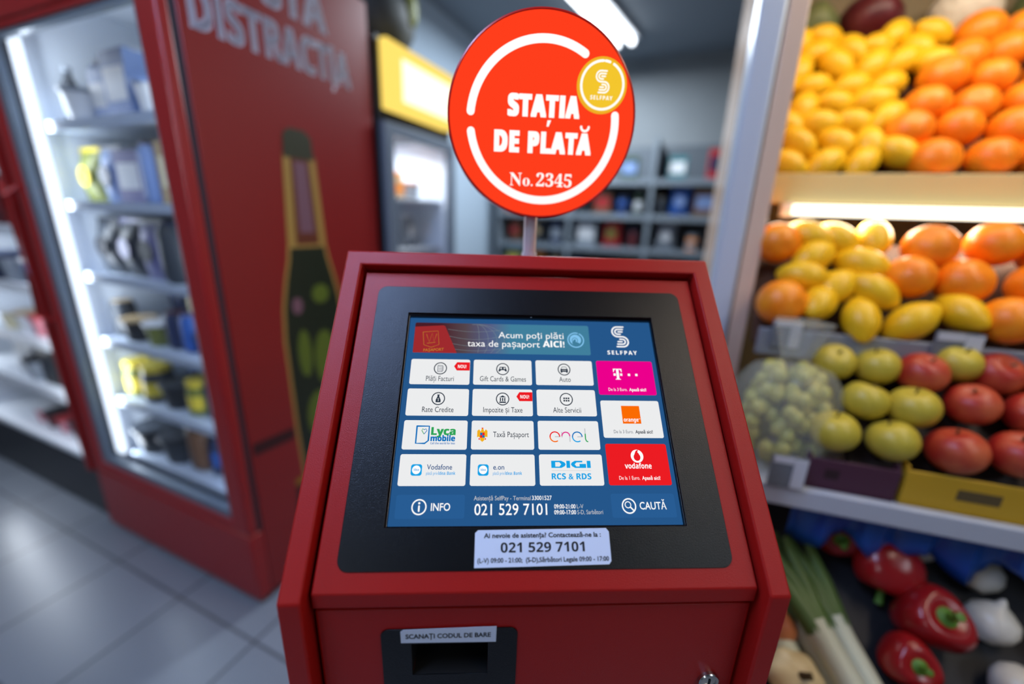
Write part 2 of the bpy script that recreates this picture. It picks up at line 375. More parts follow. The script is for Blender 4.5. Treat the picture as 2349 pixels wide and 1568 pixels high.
for yy, bow in ((20, 4), (32, 6), (44, 6), (54, 4)):
    ribbon(m, [(62 + (0.0 if False else q * 8.6), yy + bow * math.sin(PI * q / 10)) for q in range(11)], 0.45, 2, c_globe, XS, False)
poly(m, [(8.6, 16.5), (54, 13), (57, 14.5), (78, 62.5), (8.6, 62.5)], c_pass, 2.2)
for pl in ([(22, 26), (46, 23.5), (49, 48), (37, 53), (25, 49), (22, 26)], [(28, 30), (33, 44), (37, 28), (41, 43), (44, 29)], [(30, 46), (43, 44)]):
    ribbon(m, pl, 0.6, 2.5, c_gold, XS)
text(m, 'PAȘAPORT', 25, 57, 60.5, 4.6, 2.6, c_gold, XS, slant=-0.06)
text(m, 'Acum poți plăti', 144.5, 252, 34.2, 11.0, 2.8, c_white, XS)
text(m, 'taxa de pașaport', 94.5, 212, 50.2, 11.0, 2.8, c_white, XS); text(m, 'AICI!', 217, 252.7, 49.2, 11.0, 2.8, c_white, XS, 'bold', 0.012)
ribbon(m, arc(272, 35.5, 13, -60, 285, 40), 2.0, 2.6, c_sky, XS)
m.plate(circ(271.5, 35, 9.5, 30), [], None, 2.4, c_sky, XS); ring(m, 270.5, 36, 5.0, 4.0, 2.6, c_teal, XS)
poly(m, [(269.2, 34.5), (272, 34.5), (272, 39.5), (277, 40.5), (279, 46), (270, 47), (265.5, 41)], c_teal, 2.8)
done(m, 'menu_banner', 'teal banner with a red passport and white lettering')
# S emblem and word
m = MB()
def emblem(m, cx, cyy, sc, col, z, X, down=1, wd=1.7, lo=0):
    def q(pts): return [(cx + sc * x, cyy + sc * y * down) for x, y in pts]
    up = arc(-3.6, -9.3, 9.3, -90, -270, 18); dn = arc(3.6, 9.3, 9.3, -90, 90, 18)
    ribbon(m, q([(7, -18.6)] + up + dn + [(-7, 18.6)]), wd * 1.5 * sc, z, col, X)
    ribbon(m, q([(5.6, -13.9)] + arc(-3.3, -9.3, 4.6, -90, -270, 12) + [(0.8, -4.7)]), wd * 1.4 * sc, z, col, X)
    ribbon(m, q([(-0.8, 4.7)] + arc(3.3, 9.3, 4.6, -90, 90, 12) + [(-5.6, 13.9)]), wd * 1.4 * sc, z, col, X)
    ribbon(m, q([(-2.5, -9.3), (4.4, -9.3)]), wd * 1.4 * sc, z, col, X); ribbon(m, q([(2.5, 9.3), (-4.4, 9.3)]), wd * 1.4 * sc, z, col, X)
emblem(m, 347.3, 27.8, 0.98, c_white, 2, XS)
text(m, 'SELFPAY', 322.8, 371.8, 60.4, 7.0, 2, c_white, XS, 'bold', 0.01, spacing=1.35)
done(m, 'menu_emblem', 'white striped S emblem over small white letters')
# white tiles, four rows of three
def nou(m, x0, x1, y0, y1):
    ym = (y0 + y1) / 2; poly(m, [(x0, ym), (x0 + 4.6, y0), (x1, y0), (x1, y1), (x0 + 4.6, y1)], c_red, 2.4); text(m, 'NOU!', x0 + 6.0, x1 - 5, ym + 3.0, 5.6, 2.8, c_white, XS, 'bold', 0.0)
m = tile(8, 100, 73.6, 115.6, c_tile); circle_icon(m, 54, 89); m.plate(rrect(49.5, 57.5, 83.5, 95, 1), [rrect(50.5, 56.5, 84.5, 94, .6)], None, 2, c_grey, XS)
for y in (86.5, 89.5, 92): ribbon(m, [(51.5, y), (55.8, y)], 0.9, 2, c_grey, XS)
ribbon(m, [(58.5, 85), (58.5, 93)], 0.7, 2, c_grey, XS)
text(m, 'Plăți Facturi', 33, 75.8, 110, 8.2, 2, c_ink, XS); nou(m, 75, 99.7, 78.2, 92.2); done(m, 'menu_tile', 'white tile reading Plăți Facturi')
m = tile(105.7, 197.4, 73.4, 115.2, c_tile); circle_icon(m, 151.5, 88.8)
poly(m, [(147, 85), (156, 85), (158.3, 92.5), (156.5, 93), (153.8, 90.6), (149.2, 90.6), (146.5, 93), (144.7, 92.5)], c_ink); ring(m, 149, 87.6, 1.5, .6, 2.6, c_tile, XS, 16); ring(m, 154.2, 87.6, 1.5, .6, 2.6, c_tile, XS, 16)
text(m, 'Gift Cards & Games', 116, 188, 109.3, 8.2, 2, c_ink, XS); done(m, 'menu_tile', 'white tile reading Gift Cards & Games')
m = tile(203.8, 295, 72.8, 114.5, c_tile); circle_icon(m, 249.3, 88)
ribbon(m, [(244.5, 87), (246.3, 83.6), (252.3, 83.6), (254, 87)], .8, 2, c_ink, XS); poly(m, [(243.6, 87), (255, 87), (255.3, 91), (254.6, 93.4), (252.6, 93.4), (252.2, 92), (246.4, 92), (246, 93.4), (244, 93.4), (243.4, 91)], c_ink)
ribbon(m, [(246, 89.4), (252.6, 89.4)], .6, 2.5, c_tile, XS)
text(m, 'Auto', 240.4, 258.8, 108.8, 8.2, 2, c_ink, XS); done(m, 'menu_tile', 'white tile reading Auto under a car symbol')
m = tile(7.2, 100, 122.6, 164.8, c_tile); circle_icon(m, 54, 138.2)
poly(m, [(52, 131.8), (56, 131.8), (55.2, 134.4), (57.6, 140), (57.8, 144), (50.2, 144), (50.4, 140), (52.8, 134.4)], c_ink); text(m, 'S', 53, 55.2, 142, 4.6, 2.6, c_tile, XS)
text(m, 'Rate Credite', 31.2, 77.9, 159.2, 8.2, 2, c_ink, XS); done(m, 'menu_tile', 'white tile reading Rate Credite under a money bag symbol')
m = tile(105.6, 197.4, 122.2, 164.4, c_tile); circle_icon(m, 151.5, 137.8)
poly(m, [(151.5, 132.2), (157, 135.2), (146, 135.2)], c_ink); poly(m, rect(146.4, 156.6, 142, 144), c_ink)
for x in (147.3, 150.6, 153.9): poly(m, rect(x, x + 1.8, 136, 141.4), c_ink)
text(m, 'Impozite și Taxe', 122.4, 181.6, 158.9, 8.2, 2, c_ink, XS); nou(m, 172.6, 197.3, 126.6, 141); done(m, 'menu_tile', 'white tile reading Impozite și Taxe')
m = tile(203.9, 295.4, 122, 163.8, c_tile); circle_icon(m, 249.7, 137.3)
for x in (245.2, 248.6, 252):
    for y in (134.4, 138.2): poly(m, rect(x, x + 2.5, y, y + 2.6), c_ink)
text(m, 'Alte Servicii', 228.3, 271.4, 158.4, 8.2, 2, c_ink, XS); done(m, 'menu_tile', 'white tile reading Alte Servicii under six squares')
m = tile(6.9, 99.8, 171.7, 214.4, c_tile)
ribbon(m, [(26.2, 180.5), (26.2, 205.6), (39, 205.6), (44, 201.5), (44, 180.5), (26.2, 180.5)], 2.2, 2, c_lb, XS)
ribbon(m, [(37, 192), (33.6, 187), (34.6, 184.4), (36.8, 185.6)], 1.0, 2, c_green, XS); ribbon(m, [(36.8, 185.6), (39.6, 184.6), (41, 187), (37.6, 191.6)], 1.0, 2, c_lb, XS)
text(m, 'Lyca', 47.2, 82.8, 193.4, 11.6, 2, c_green, XS, 'bold', 0.03); text(m, 'mobile', 47, 82.5, 202.4, 8.6, 2.3, c_lb, XS, 'bold', 0.03)
text(m, 'Call the world for less', 47.2, 82.6, 206.8, 2.9, 2, c_lb, XS, 'bold'); done(m, 'menu_tile', 'white tile with green and blue logo letters and a heart')
m = tile(105.8, 197.8, 171.6, 214.1, c_tile)
poly(m, [(114.4, 187), (117, 184.6), (119.4, 188), (120.4, 185), (121.2, 183), (122.6, 183), (123.6, 185), (124.4, 188), (126.8, 184.6), (129.3, 187), (129.4, 196.5), (127, 195.4), (125.2, 197.4), (125, 200.4), (121.9, 203.2), (118.8, 200.4), (118.6, 197.4), (116.6, 195.4), (114.2, 196.5)], c_yel)
poly(m, rect(118.6, 121.9, 189.6, 193.4), c_lb, 2.5); poly(m, rect(121.9, 125.2, 189.6, 193.4), c_red, 2.5); poly(m, rect(118.6, 121.9, 193.4, 197), c_red, 2.5); poly(m, rect(121.9, 125.2, 193.4, 197), c_lb, 2.5)
poly(m, rect(120.6, 123.2, 182.2, 183.6), c_red, 2.5); poly(m, rect(116.6, 118.2, 197.6, 200), c_red, 2.5); poly(m, rect(125.6, 127.2, 197.6, 200), c_red, 2.5)
text(m, 'Taxă Pașaport', 137.6, 190.4, 196.0, 8.0, 2, c_ink, XS); done(m, 'menu_tile', 'white tile with golden eagle crest reading Taxă Pașaport')
m = tile(204, 295.6, 171.2, 214, c_tile)
ribbon(m, arc(229, 195, 7.2, -5, -180, 16), 1.7, 2.1, c_red, XS); ribbon(m, arc(229, 195, 7.2, 180, 60, 16), 1.7, 2, c_or, XS); ribbon(m, [(229, 195), (236.5, 195)], 1.5, 2, c_lg, XS, False)
ribbon(m, [(239.6, 188), (239.6, 196)], 1.6, 2, c_lg, XS, False); ribbon(m, arc(245.4, 194, 5.8, -175, -5, 16), 1.7, 2.2, c_pink, XS); ribbon(m, [(251.2, 194), (251.2, 202.4)], 1.6, 2, c_lg, XS, False)
ribbon(m, arc(262.5, 195, 7.2, -5, -180, 16), 1.7, 2.1, c_lb, XS); ribbon(m, arc(262.5, 195, 7.2, 180, 60, 16), 1.7, 2, c_cy, XS); ribbon(m, [(262.5, 195), (270, 195)], 1.5, 2, c_lg, XS, False)
ribbon(m, [(274.6, 182.4), (274.6, 192)], 1.6, 2, c_lg, XS, False); ribbon(m, [(274.6, 191), (274.6, 198), (275.6, 201), (277.6, 202)], 1.7, 2.1, c_green, XS); done(m, 'menu_tile', 'white tile with a thin four-letter multicolour wordmark')
for x0, x1, s1, xa, xb in ((6.6, 99.8, 'Vodafone', 45, 80.4), (105.8, 197.8, 'e.on', 138.4, 154)):
    m = tile(x0, x1, 220.9, 264, c_tile); d = 0 if x0 < 50 else 93.5
    m.plate(rrect(23 + d, 38.4 + d, 234.8, 250.4, 3.4), [], None, 2, c_cy, XS); m.plate(circ(30.6 + d, 242.4, 5.9), [], None, 2.4, c_white, XS); text(m, 'Idea', 27.2 + d, 34.2 + d, 243.8, 3.2, 2.8, c_cy, XS, 'bold')
    text(m, s1, xa, xb, 242, 7.0, 2, c_navy, XS, 'regular', 0.008); text(m, 'plată prin', 44.5 + d, 60.6 + d, 249.2, 4.4, 2, c_cy, XS); text(m, 'Idea::Bank', 61.6 + d, 85.3 + d if d == 0 else 179.3, 249.2, 4.4, 2, c_cy, XS, 'bold')
    done(m, 'menu_tile', 'white tile with round blue badge reading ' + ('Vodafone' if d == 0 else 'e.on') if False else ('white tile with round cyan badge, lower left of the menu' if d == 0 else 'white tile with round cyan badge, lower middle of the menu'))
m = tile(204.2, 296.2, 220.6, 263.8, c_tile)
poly(m, [(221.6, 229.6), (236, 229.6), (241, 232), (242.6, 234.6), (241, 237.2), (236, 239.6), (221.6, 239.6)], c_cy); poly(m, [(227.4, 231.6), (233.4, 231.6), (236, 234.6), (233.4, 237.8), (227.4, 237.8)], c_tile, 2.5)
poly(m, rect(243.6, 248.8, 229.6, 239.6), c_cy); poly(m, [(267, 229.6), (267, 231.8), (258.5, 231.8), (255.6, 234.6), (258, 237.6), (262.6, 237.6), (262.6, 234), (272, 234), (272, 239.6), (256, 239.6), (251.6, 237.2), (250, 234.6), (251.6, 232), (256, 229.6)], c_cy); poly(m, rect(273.4, 278.8, 229.6, 239.6), c_cy)
ribbon(m, [(222, 243.3), (279, 243.3)], .5, 2, c_lg, XS, False); text(m, 'RCS & RDS', 221.4, 278.4, 255.3, 8.2, 2, c_cy, XS, 'bold', 0.012); done(m, 'menu_tile', 'white tile with heavy cyan capital letters in two lines')
# tall tiles on the right
m = tile(302, 393.8, 72, 129.3, c_mag)
text(m, 'T', 328.3, 342.4, 103.9, 18.6, 2, c_white, XS, 'serif', 0.012); poly(m, rect(328.4, 332.2, 93.4, 97.4), c_white); poly(m, rect(339, 342.8, 93.4, 97.4), c_white)
for x in (351.6, 363.6): poly(m, rect(x, x + 3.9, 93.6, 97.5), c_white)
text(m, 'De la 3 Euro.', 317.7, 347.6, 122.8, 5.0, 2, c_white, XS, off=-0.004); text(m, 'Apasă aici!', 350.6, 377.8, 122.8, 5.0, 2, c_white, XS, off=0.02); done(m, 'menu_tile', 'tall magenta tile with a white serif letter and square dots')
m = tile(302.4, 394, 138.6, 196.2, c_tile); poly(m, rect(334, 362.4, 146.8, 174.6), c_or, 2)
text(m, 'orange', 335.8, 358.6, 171.6, 6.2, 2.5, c_white, XS, 'bold'); text(m, 'TM', 359, 361.4, 168, 1.6, 2.5, c_white, XS)
text(m, 'De la 3 Euro.', 318.4, 348.4, 189.3, 5.0, 2, c_grey, XS); text(m, 'Apasă aici!', 351.2, 378, 189.3, 5.0, 2, c_ink, XS, off=0.02); done(m, 'menu_tile', 'tall white tile with a solid orange square logo')
m = tile(303, 394.4, 205, 263.4, c_red); m.plate(circ(348.8, 222.8, 9.4), [], None, 2, c_white, XS)
poly(m, [(348.6 + 5.0 * math.sin(t) * (1 if True else 1), 224.2 - 5.4 * math.cos(t)) for t in [2 * PI * k / 24 for k in range(24)]], c_red, 2.5); poly(m, [(345.2, 220), (347.6, 215.2), (351.2, 213.6), (351.0, 215), (349.8, 217), (352.4, 220)], c_red, 2.7)
text(m, 'vodafone', 328.8, 368.4, 240.4, 7.6, 2, c_white, XS, 'bold', 0.008); text(m, 'De la 1 Euro.', 318.6, 348.8, 255.8, 5.0, 2, c_white, XS); text(m, 'Apasă aici!', 351.8, 378.6, 255.8, 5.0, 2, c_white, XS, off=0.02); done(m, 'menu_tile', 'tall red tile with a white round drop logo')
# foot of the screen
m = tile(7.2, 100, 275.4, 305.8, c_tab); ring(m, 38.6, 291.1, 10.2, 8.4, 2, c_white, XS); m.plate(circ(38.6, 286.2, 1.5, 12), [], None, 2, c_white, XS); ribbon(m, [(38.6, 290), (38.6, 296)], 2.3, 2, c_white, XS)
text(m, 'INFO', 54.6, 80.6, 295.8, 9.6, 2, c_white, XS, off=0.012); done(m, 'menu_button', 'blue button reading INFO')
m = tile(303.2, 394.2, 274.6, 305.8, c_tab); ring(m, 327.9, 290.7, 10.2, 8.4, 2, c_white, XS); ring(m, 326.6, 289.2, 4.6, 3.4, 2, c_white, XS); ribbon(m, [(330, 292.6), (333.4, 296)], 1.9, 2, c_white, XS)
text(m, 'CAUTĂ', 343, 381, 295.2, 9.6, 2, c_white, XS, off=0.012); done(m, 'menu_button', 'blue button reading CAUTĂ with a magnifier')
m = MB(); text(m, 'Asistență SelfPay - Terminal', 112.3, 190.6, 282.8, 5.6, 2, c_lg, XS); text(m, '33001527', 192.4, 220, 282.6, 5.6, 2, c_white, XS, off=0.008)
text(m, '021 529 7101', 113.4, 213, 301.5, 14.2, 2, c_white, XS, off=0.006)
text(m, '09:00-21:00', 222.8, 252.6, 293.6, 5.4, 2, c_white, XS, off=0.014); text(m, 'L-V', 254.4, 263.6, 293.6, 5.4, 2, c_lg, XS)
text(m, '09:00-17:00', 222.6, 252.8, 301, 5.4, 2, c_white, XS, off=0.014); text(m, 'S-D, Sarbători', 254.6, 290.4, 301, 5.4, 2, c_lg, XS); done(m, 'menu_text', 'white phone number and opening hours at the foot of the screen')
# paper sticker under the screen
XB = KX @ Matrix.Translation((0, 0, -PS + 0.0012))
mb = MB(); mb.plate([(-0.0634, 0.0268), (0.0672, 0.0287), (0.0697, 0.0315), (0.0699, 0.0575), (0.0672, 0.0608), (-0.0605, 0.0596), (-0.0634, 0.0570)], [], 0, 0.0003, PAPER, XB)
text(mb, 'Ai nevoie de asistența? Contactează-ne la :', -0.0547, 0.0614, 0.0526, 0.0042, 0.0005, INK, XB, off=0.024, down=False, slant=0.004)
text(mb, '021 529 7101', -0.0382, 0.0442, 0.0397, 0.0086, 0.0005, INK, XB, 'bold', 0.0, down=False, slant=0.006)
text(mb, '(L-V) 09:00 - 21:00;  (S-D),Sărbători Legale 09:00 - 17:00', -0.0605, 0.0674, 0.0310, 0.0040, 0.0005, INK, XB, off=0.022, down=False, slant=0.006)
mb.build('help_sticker', kiosk, label='white paper sticker with a phone number under the screen')
# lower door
DY = 0.0165
XD = Matrix(((1, 0, 0, 0), (0, 0, -1, DY), (0, 1, 0, 0), (0, 0, 0, 1)))     # (x, z, out) -> world
mb = MB(); mb.plate(rect(-0.2124, 0.2124, 0.04, 1.0226), [rect(-0.1245, -0.0477, 0.938, 0.981)], -0.02, 0, RED2, XD)
door = mb.build('lower_door', kiosk, bevel=0.003, seg=3, sharp=30)
mb = MB(); mb.plate(rrect(-0.1523, -0.0200, 0.876, 0.9985, 0.008), [rect(-0.1235, -0.0487, 0.939, 0.980)], 0, 0.0014, BLACK, XD)
mb.box(-0.1245, -0.0477, -0.035, -0.033, 0.938, 0.981, DARK, Matrix(((1, 0, 0, 0), (0, -1, 0, DY), (0, 0, 1, 0), (0, 0, 0, 1))))
for x0, x1, y0, y1 in ((-0.1245, -0.1235, 0.938, 0.981), (-0.0487, -0.0477, 0.938, 0.981), (-0.1235, -0.0487, 0.938, 0.939), (-0.1235, -0.0487, 0.980, 0.981)): mb.plate(rect(x0, x1, y0, y1), [], -0.033, 0.0004, DARK, XD)
mb.build('barcode_scanner', door, label='black plate with a dark scanner window', bevel=0.0004)
mb = MB(); mb.plate([(-0.1332, 0.9822), (-0.0410, 0.9815), (-0.0408, 1.0012), (-0.1304, 0.9989), (-0.1332, 0.9965)], [], 0.0015, 0.0018, PAPER, XD)
text(mb, 'SCANAȚI CODUL DE BARE', -0.1285, -0.0462, 0.9878, 0.0056, 0.0020, INK, XD, off=0.024, down=False, slant=0.008)
mb.build('scan_sticker', door, label='white strip sticker reading SCANAȚI CODUL DE BARE')
mb = MB(); XL = XD @ Matrix.Translation((0.1845, 0.9205, 0))
mb.lathe([(0.0108, 0), (0.0108, 0.003), (0.0098, 0.0042), (0.0072, 0.0044), (0.0072, 0.0034), (0.0001, 0.0036)], CHROME, 32, XL)
mb.plate(rrect(-0.0012, 0.0012, -0.0045, 0.0045, 0.001), [], 0.0033, 0.0039, DARK, XL); mb.plate(rrect(-0.006, 0.002, -0.0062, -0.0042, 0.001), [], 0.0033, 0.0048, CHROME, XL)
mb.build('lock', door, label='chrome cam lock', sharp=30)

# ================================================================== round lit sign on its pole
sign = empty('round_sign', (0.0115, 0.3053, 1.31), math.radians(1.5)); tag(sign, 'round lit red sign reading STAȚIA DE PLATĂ standing on the red kiosk', 'sign')
XC = Matrix.Translation((0, 0, 0.196)) @ Matrix(((0.001, 0, 0, 0), (0, 0, -0.001, 0), (0, 0.001, 0, 0), (0, 0, 0, 1)))   # mm, (x, up, towards the viewer)
s_red = emit('sign_lit_red', 'FF3E1C'); s_white = emit('sign_lit_white', 'FFFFFA', 1.05); s_yel = emit('badge_yellow', 'F4C62E'); s_yel2 = emit('badge_rim', 'F0B028')
SIGNRED = mat('sign_rim_red', 'C8201A', 0.3)
mb = MB(); mb.lathe([(121.5, -36), (123, -34), (123, 0.5), (121, 1.5), (120, 0)], SIGNRED, 96, XC); mb.build('light_box', sign, sharp=50)
mb = MB(); mb.plate(circ(0, 0, 120.4, 96), [], None, 0.4, s_red, XC)
ribbon(mb, arc(1, -5, 95, 174, 59, 60), 10.2, 0.9, s_white, XC); ribbon(mb, arc(1, -5, 95, 188, 368, 80), 10.2, 0.9, s_white, XC)
text(mb, 'STAT', -46.3, 19.6, 1.6, 26.2, 0.9, s_white, XC, 'bold', 0.065, down=False, slant=0.006, spacing=1.12); text(mb, 'A', 29.0, 47.8, 2.2, 26.2, 0.9, s_white, XC, 'bold', 0.065, down=False)
mb.plate(rect(21.0, 28.2, 2.1, 28.3), [], None, 0.9, s_white, XC)
poly_ = lambda pts, z=0.9: mb.plate(pts, [], None, z, s_white, XC)
poly_([(6.2, -1.4), (11.0, -1.0), (8.0, -8.6), (5.4, -8.6)])
text(mb, 'DE', -62.8, -29.6, -41.4, 26.4, 0.9, s_white, XC, 'bold', 0.06, down=False, spacing=1.12); text(mb, 'PLATA', -18.4, 66.6, -41.4, 26.4, 0.9, s_white, XC, 'bold', 0.062, down=False, slant=0.006, spacing=1.14)
ribbon(mb, arc(56.3, -6.8, 5.0, 180, 360, 12), 3.0, 0.9, s_white, XC)
text(mb, 'N', -41, -24.6, -82.3, 16, 0.9, s_white, XC, 'serif', down=False); text(mb, 'o.', -23.2, -9.6, -82.2, 14.2, 0.9, s_white, XC, 'serif', down=False); text(mb, '2345', -4.9, 43.5, -82.0, 15.8, 0.9, s_white, XC, 'serif', down=False)
mb.build('sign_face', sign, label='glowing red face with white ring and letters')
mb = MB(); mb.lathe([(32.5, 0.5), (32.5, 2.6), (31.8, 3.0), (0.01, 3.0)], s_yel2, 48, XC @ Matrix.Translation((74.2, 41.8, 0)))
XG = XC @ Matrix.Translation((74.2, 41.8, 0)); mb.plate(circ(0, 0, 29.8, 48), [], None, 3.3, s_yel, XG)
ribbon(mb, arc(0, 0, 27.4, 62, -268, 60), 3.0, 3.7, s_white, XG); ribbon(mb, arc(0, 0, 27.4, 74, 86, 8), 3.0, 3.7, s_white, XG)
emblem(mb, 0, 4, 0.66, s_white, 3.7, XG, -1, 1.9); text(mb, 'SELFPAY', -14.5, 14.5, -16.6, 4.8, 3.7, s_white, XG, 'bold', 0.01, down=False, spacing=1.3)
mb.build('sign_badge', sign, label='round yellow badge with a white striped S')
mb = MB(); mb.tube([(-0.008, 0.018, 0.012), (-0.008, 0.018, 0.085)], 0.0095, STEEL, 20); mb.build('pole', sign)
mb = MB(); mb.lathe([(0.03, 0.006), (0.03, 0.012), (0.011, 0.016), (0.011, 0.024)], STEEL, 28, Matrix.Translation((-0.008, 0.018, 0)) ); mb.build('pole_flange', sign)

exec_after = []
# ================================================================== red glass door fridge
fr = empty('display_fridge', A, FR); tag(fr, 'tall red glass door fridge with a beer bottle advert on its side', 'fridge')
mb = MB(); Wf, Df, Hf = 0.97, 0.74, 2.14
mb.box(-0.03, 0, 0.05, Df, 0.02, Hf, FRIDGE_RED); mb.box(-Wf, -Wf + 0.03, 0.05, Df, 0.02, Hf, FRIDGE_RED); mb.box(-Wf + 0.03, -0.03, Df - 0.03, Df, 0.02, Hf, FRIDGE_RED)
mb.box(-Wf + 0.03, -0.03, 0.05, Df - 0.03, Hf - 0.05, Hf, FRIDGE_RED); mb.box(-Wf + 0.03, -0.03, 0.05, Df - 0.03, 0.02, 0.25, FRIDGE_RED)
mb.build('cabinet', fr, bevel=0.004)
mb = MB(); mb.box(-Wf + 0.005, -0.008, 0.034, 0.05, 0.25, Hf - 0.02, GASKET)
mb = MB(); mb.plate(rect(-Wf + 0.008, -0.006, 0.26, Hf - 0.03), [rect(-Wf + 0.09, -0.075, 0.34, 1.90)], -0.05, -0.036, GASKET, Matrix(((1, 0, 0, 0), (0, 0, -1, 0), (0, 1, 0, 0), (0, 0, 0, 1)))); mb.build('door_gasket', fr)
XFd = Matrix(((1, 0, 0, 0), (0, 0, -1, 0), (0, 1, 0, 0), (0, 0, 0, 1)))
mb = MB(); mb.plate(rect(-Wf, 0, 0.30, 1.90), [rect(-Wf + 0.055, -0.085, 0.335, 1.885)], -0.034, 0, FRAME_RED, XFd); d = mb.build('door_frame', fr, bevel=0.008, seg=3)
mb = MB(); mb.plate(rect(-Wf + 0.05, -0.08, 0.33, 1.89), [rect(-Wf + 0.10, -0.10, 0.37, 1.87)], -0.030, -0.010, mat('door_trim_grey', '77838F', 0.4, 0.2), XFd); mb.build('inner_trim', d, label='grey inner trim of the glass door')
mb = MB(); mb.box(-Wf + 0.06, -0.085, 0.012, 0.016, 0.34, 1.88, glass('fridge_glass', 0.06)); mb.build('glass_pane', d)
mb = MB(); mb.tube([(-Wf + 0.03, -0.005, 0.95), (-Wf + 0.03, -0.04, 0.98), (-Wf + 0.03, -0.04, 1.40), (-Wf + 0.03, -0.005, 1.43)], 0.009, FRAME_RED, 10); mb.build('handle', d)
mb = MB(); mb.box(-Wf, 0, 0.0, 0.05, 1.905, Hf, FRAME_RED); mb.build('header', fr, bevel=0.006)
mb = MB(); mb.box(-Wf, 0, 0.0, 0.05, 0.02, 0.295, FRAME_RED); mb.build('kick_panel', fr, bevel=0.006)
LINER = mat('fridge_liner', 'E4ECF6', 0.5)
mb = MB(); mb.box(-Wf + 0.03, -Wf + 0.04, 0.06, 0.70, 0.26, 2.08, LINER); mb.box(-0.04, -0.03, 0.06, 0.70, 0.26, 2.08, LINER); mb.box(-Wf + 0.04, -0.04, 0.69, 0.70, 0.26, 2.08, LINER); mb.box(-Wf + 0.04, -0.04, 0.06, 0.69, 0.255, 0.27, mat('fridge_floor_grey', '8794A2', 0.4)); mb.box(-Wf + 0.04, -0.04, 0.06, 0.69, 2.07, 2.08, LINER)
mb.build('liner', fr)
SHZ = [0.34, 0.60, 0.86, 1.12, 1.38, 1.64]
for i, z in enumerate(SHZ):
    mb = MB(); mb.box(-Wf + 0.045, -0.045, 0.10, 0.68, z - 0.012, z, mat('shelf_white', 'B4C0D0', 0.4)); mb.box(-Wf + 0.045, -0.045, 0.088, 0.10, z - 0.02, z + 0.01, MATS['shelf_white']); mb.build('shelf', fr)
LED = emit('fridge_led', 'DCEBFF', 2.0)
for x0, x1 in ((-Wf + 0.042, -Wf + 0.105), (-0.075, -0.045)):  # left strip widened; its glow stands in for the brightly lit side wall
    mb = MB(); mb.box(x0, x1, 0.062, 0.078, 0.36, 1.90, LED); mb.build('light_strip', fr)
# printed advert on the side panel: (along the panel, up, out)
XP = Matrix(((0, 0, 1, 0), (1, 0, 0, 0), (0, 1, 0, 0), (0, 0, 0, 1)))
P_W = mat('print_white', 'E6E2EA', 0.5); P_D = mat('print_dark_glass', '1C2410', 0.4); P_G = mat('print_green', '5F701C', 0.45); P_Y = mat('print_yellow', 'B08A40', 0.45); P_L = mat('print_label_mauve', '7D5560', 0.5); P_K = mat('print_shade_red', '3A0A0A', 0.5); P_FB = mat('print_brown', '6A3018', 0.45); P_F = mat('print_foil', '34341C', 0.45)
mb = MB()
def pp_(pts, m, z=0.0006): mb.plate(pts, [], None, z, m, XP)
text(mb, 'GUSTA', 0.10, 0.535, 1.962, 0.115, 0.0006, P_W, XP, 'bold', 0.03, down=False); text(mb, 'DISTRACTIA', 0.075, 0.632, 1.822, 0.108, 0.0006, P_W, XP, 'bold', 0.03, down=False)
ribbon(mb, arc(0.493, 2.105, 0.017, 180, 360, 10), 0.012, 0.0006, P_W, XP); pp_([(0.545, 1.815), (0.558, 1.815), (0.55, 1.796), (0.54, 1.796)], P_W)
mb.build('slogan_lettering', fr, label='white slogan letters on the side panel'); mb = MB()
cx = 0.365
body = [(0.112, 0.30), (0.125, 0.60), (0.128, 0.95), (0.118, 1.06), (0.098, 1.15), (0.078, 1.22), (0.070, 1.27)]
pp_([(cx - x - .012, y) for x, y in body] + [(cx + x + .012, y) for x, y in body[::-1]], P_Y, 0.0004)
pp_([(cx - x, y) for x, y in body] + [(cx + x, y) for x, y in body[::-1]], P_D, 0.0006)
pp_([(cx - 0.082, 1.26), (cx + 0.082, 1.26), (cx + 0.066, 1.56), (cx - 0.062, 1.56)], P_Y, 0.0009); pp_([(cx - 0.046, 1.27), (cx + 0.052, 1.27), (cx + 0.040, 1.55), (cx - 0.034, 1.55)], P_FB, 0.0012); pp_([(cx - 0.026, 1.31), (cx + 0.034, 1.31), (cx + 0.026, 1.54), (cx - 0.022, 1.54)], P_L, 0.0015)
pp_([(cx - 0.060, 1.55), (cx + 0.062, 1.55), (cx + 0.056, 1.62), (cx + .03, 1.64), (cx - .03, 1.64), (cx - 0.054, 1.62)], P_F, 0.0015)
for x, y, rx, ry in ((0.035, 1.09, 0.038, 0.035), (0.03, 0.84, 0.05, 0.11), (-0.06, 0.88, 0.028, 0.09), (-0.02, 0.62, 0.06, 0.10)): pp_([(cx + x + rx * math.cos(t * PI / 14), y + ry * math.sin(t * PI / 14)) for t in range(28)], P_G, 0.001)
pp_([(cx - 0.07 + .022 * math.cos(t * PI / 10), 1.06 + .03 * math.sin(t * PI / 10)) for t in range(20)], P_L, 0.001)
pp_([(0.06, 0.585), (0.22, 0.575), (0.22, 0.62), (0.06, 0.63)], P_K); pp_([(0.20, 0.38), (0.31, 0.38), (0.31, 0.405), (0.20, 0.405)], mat('print_gold', '9C7414', 0.45), 0.0012); pp_([(0.19, 0.25), (0.50, 0.25), (0.50, 0.375), (0.20, 0.375)], P_K)
mb.build('advert_print', fr, label='printed picture of a dark beer bottle')

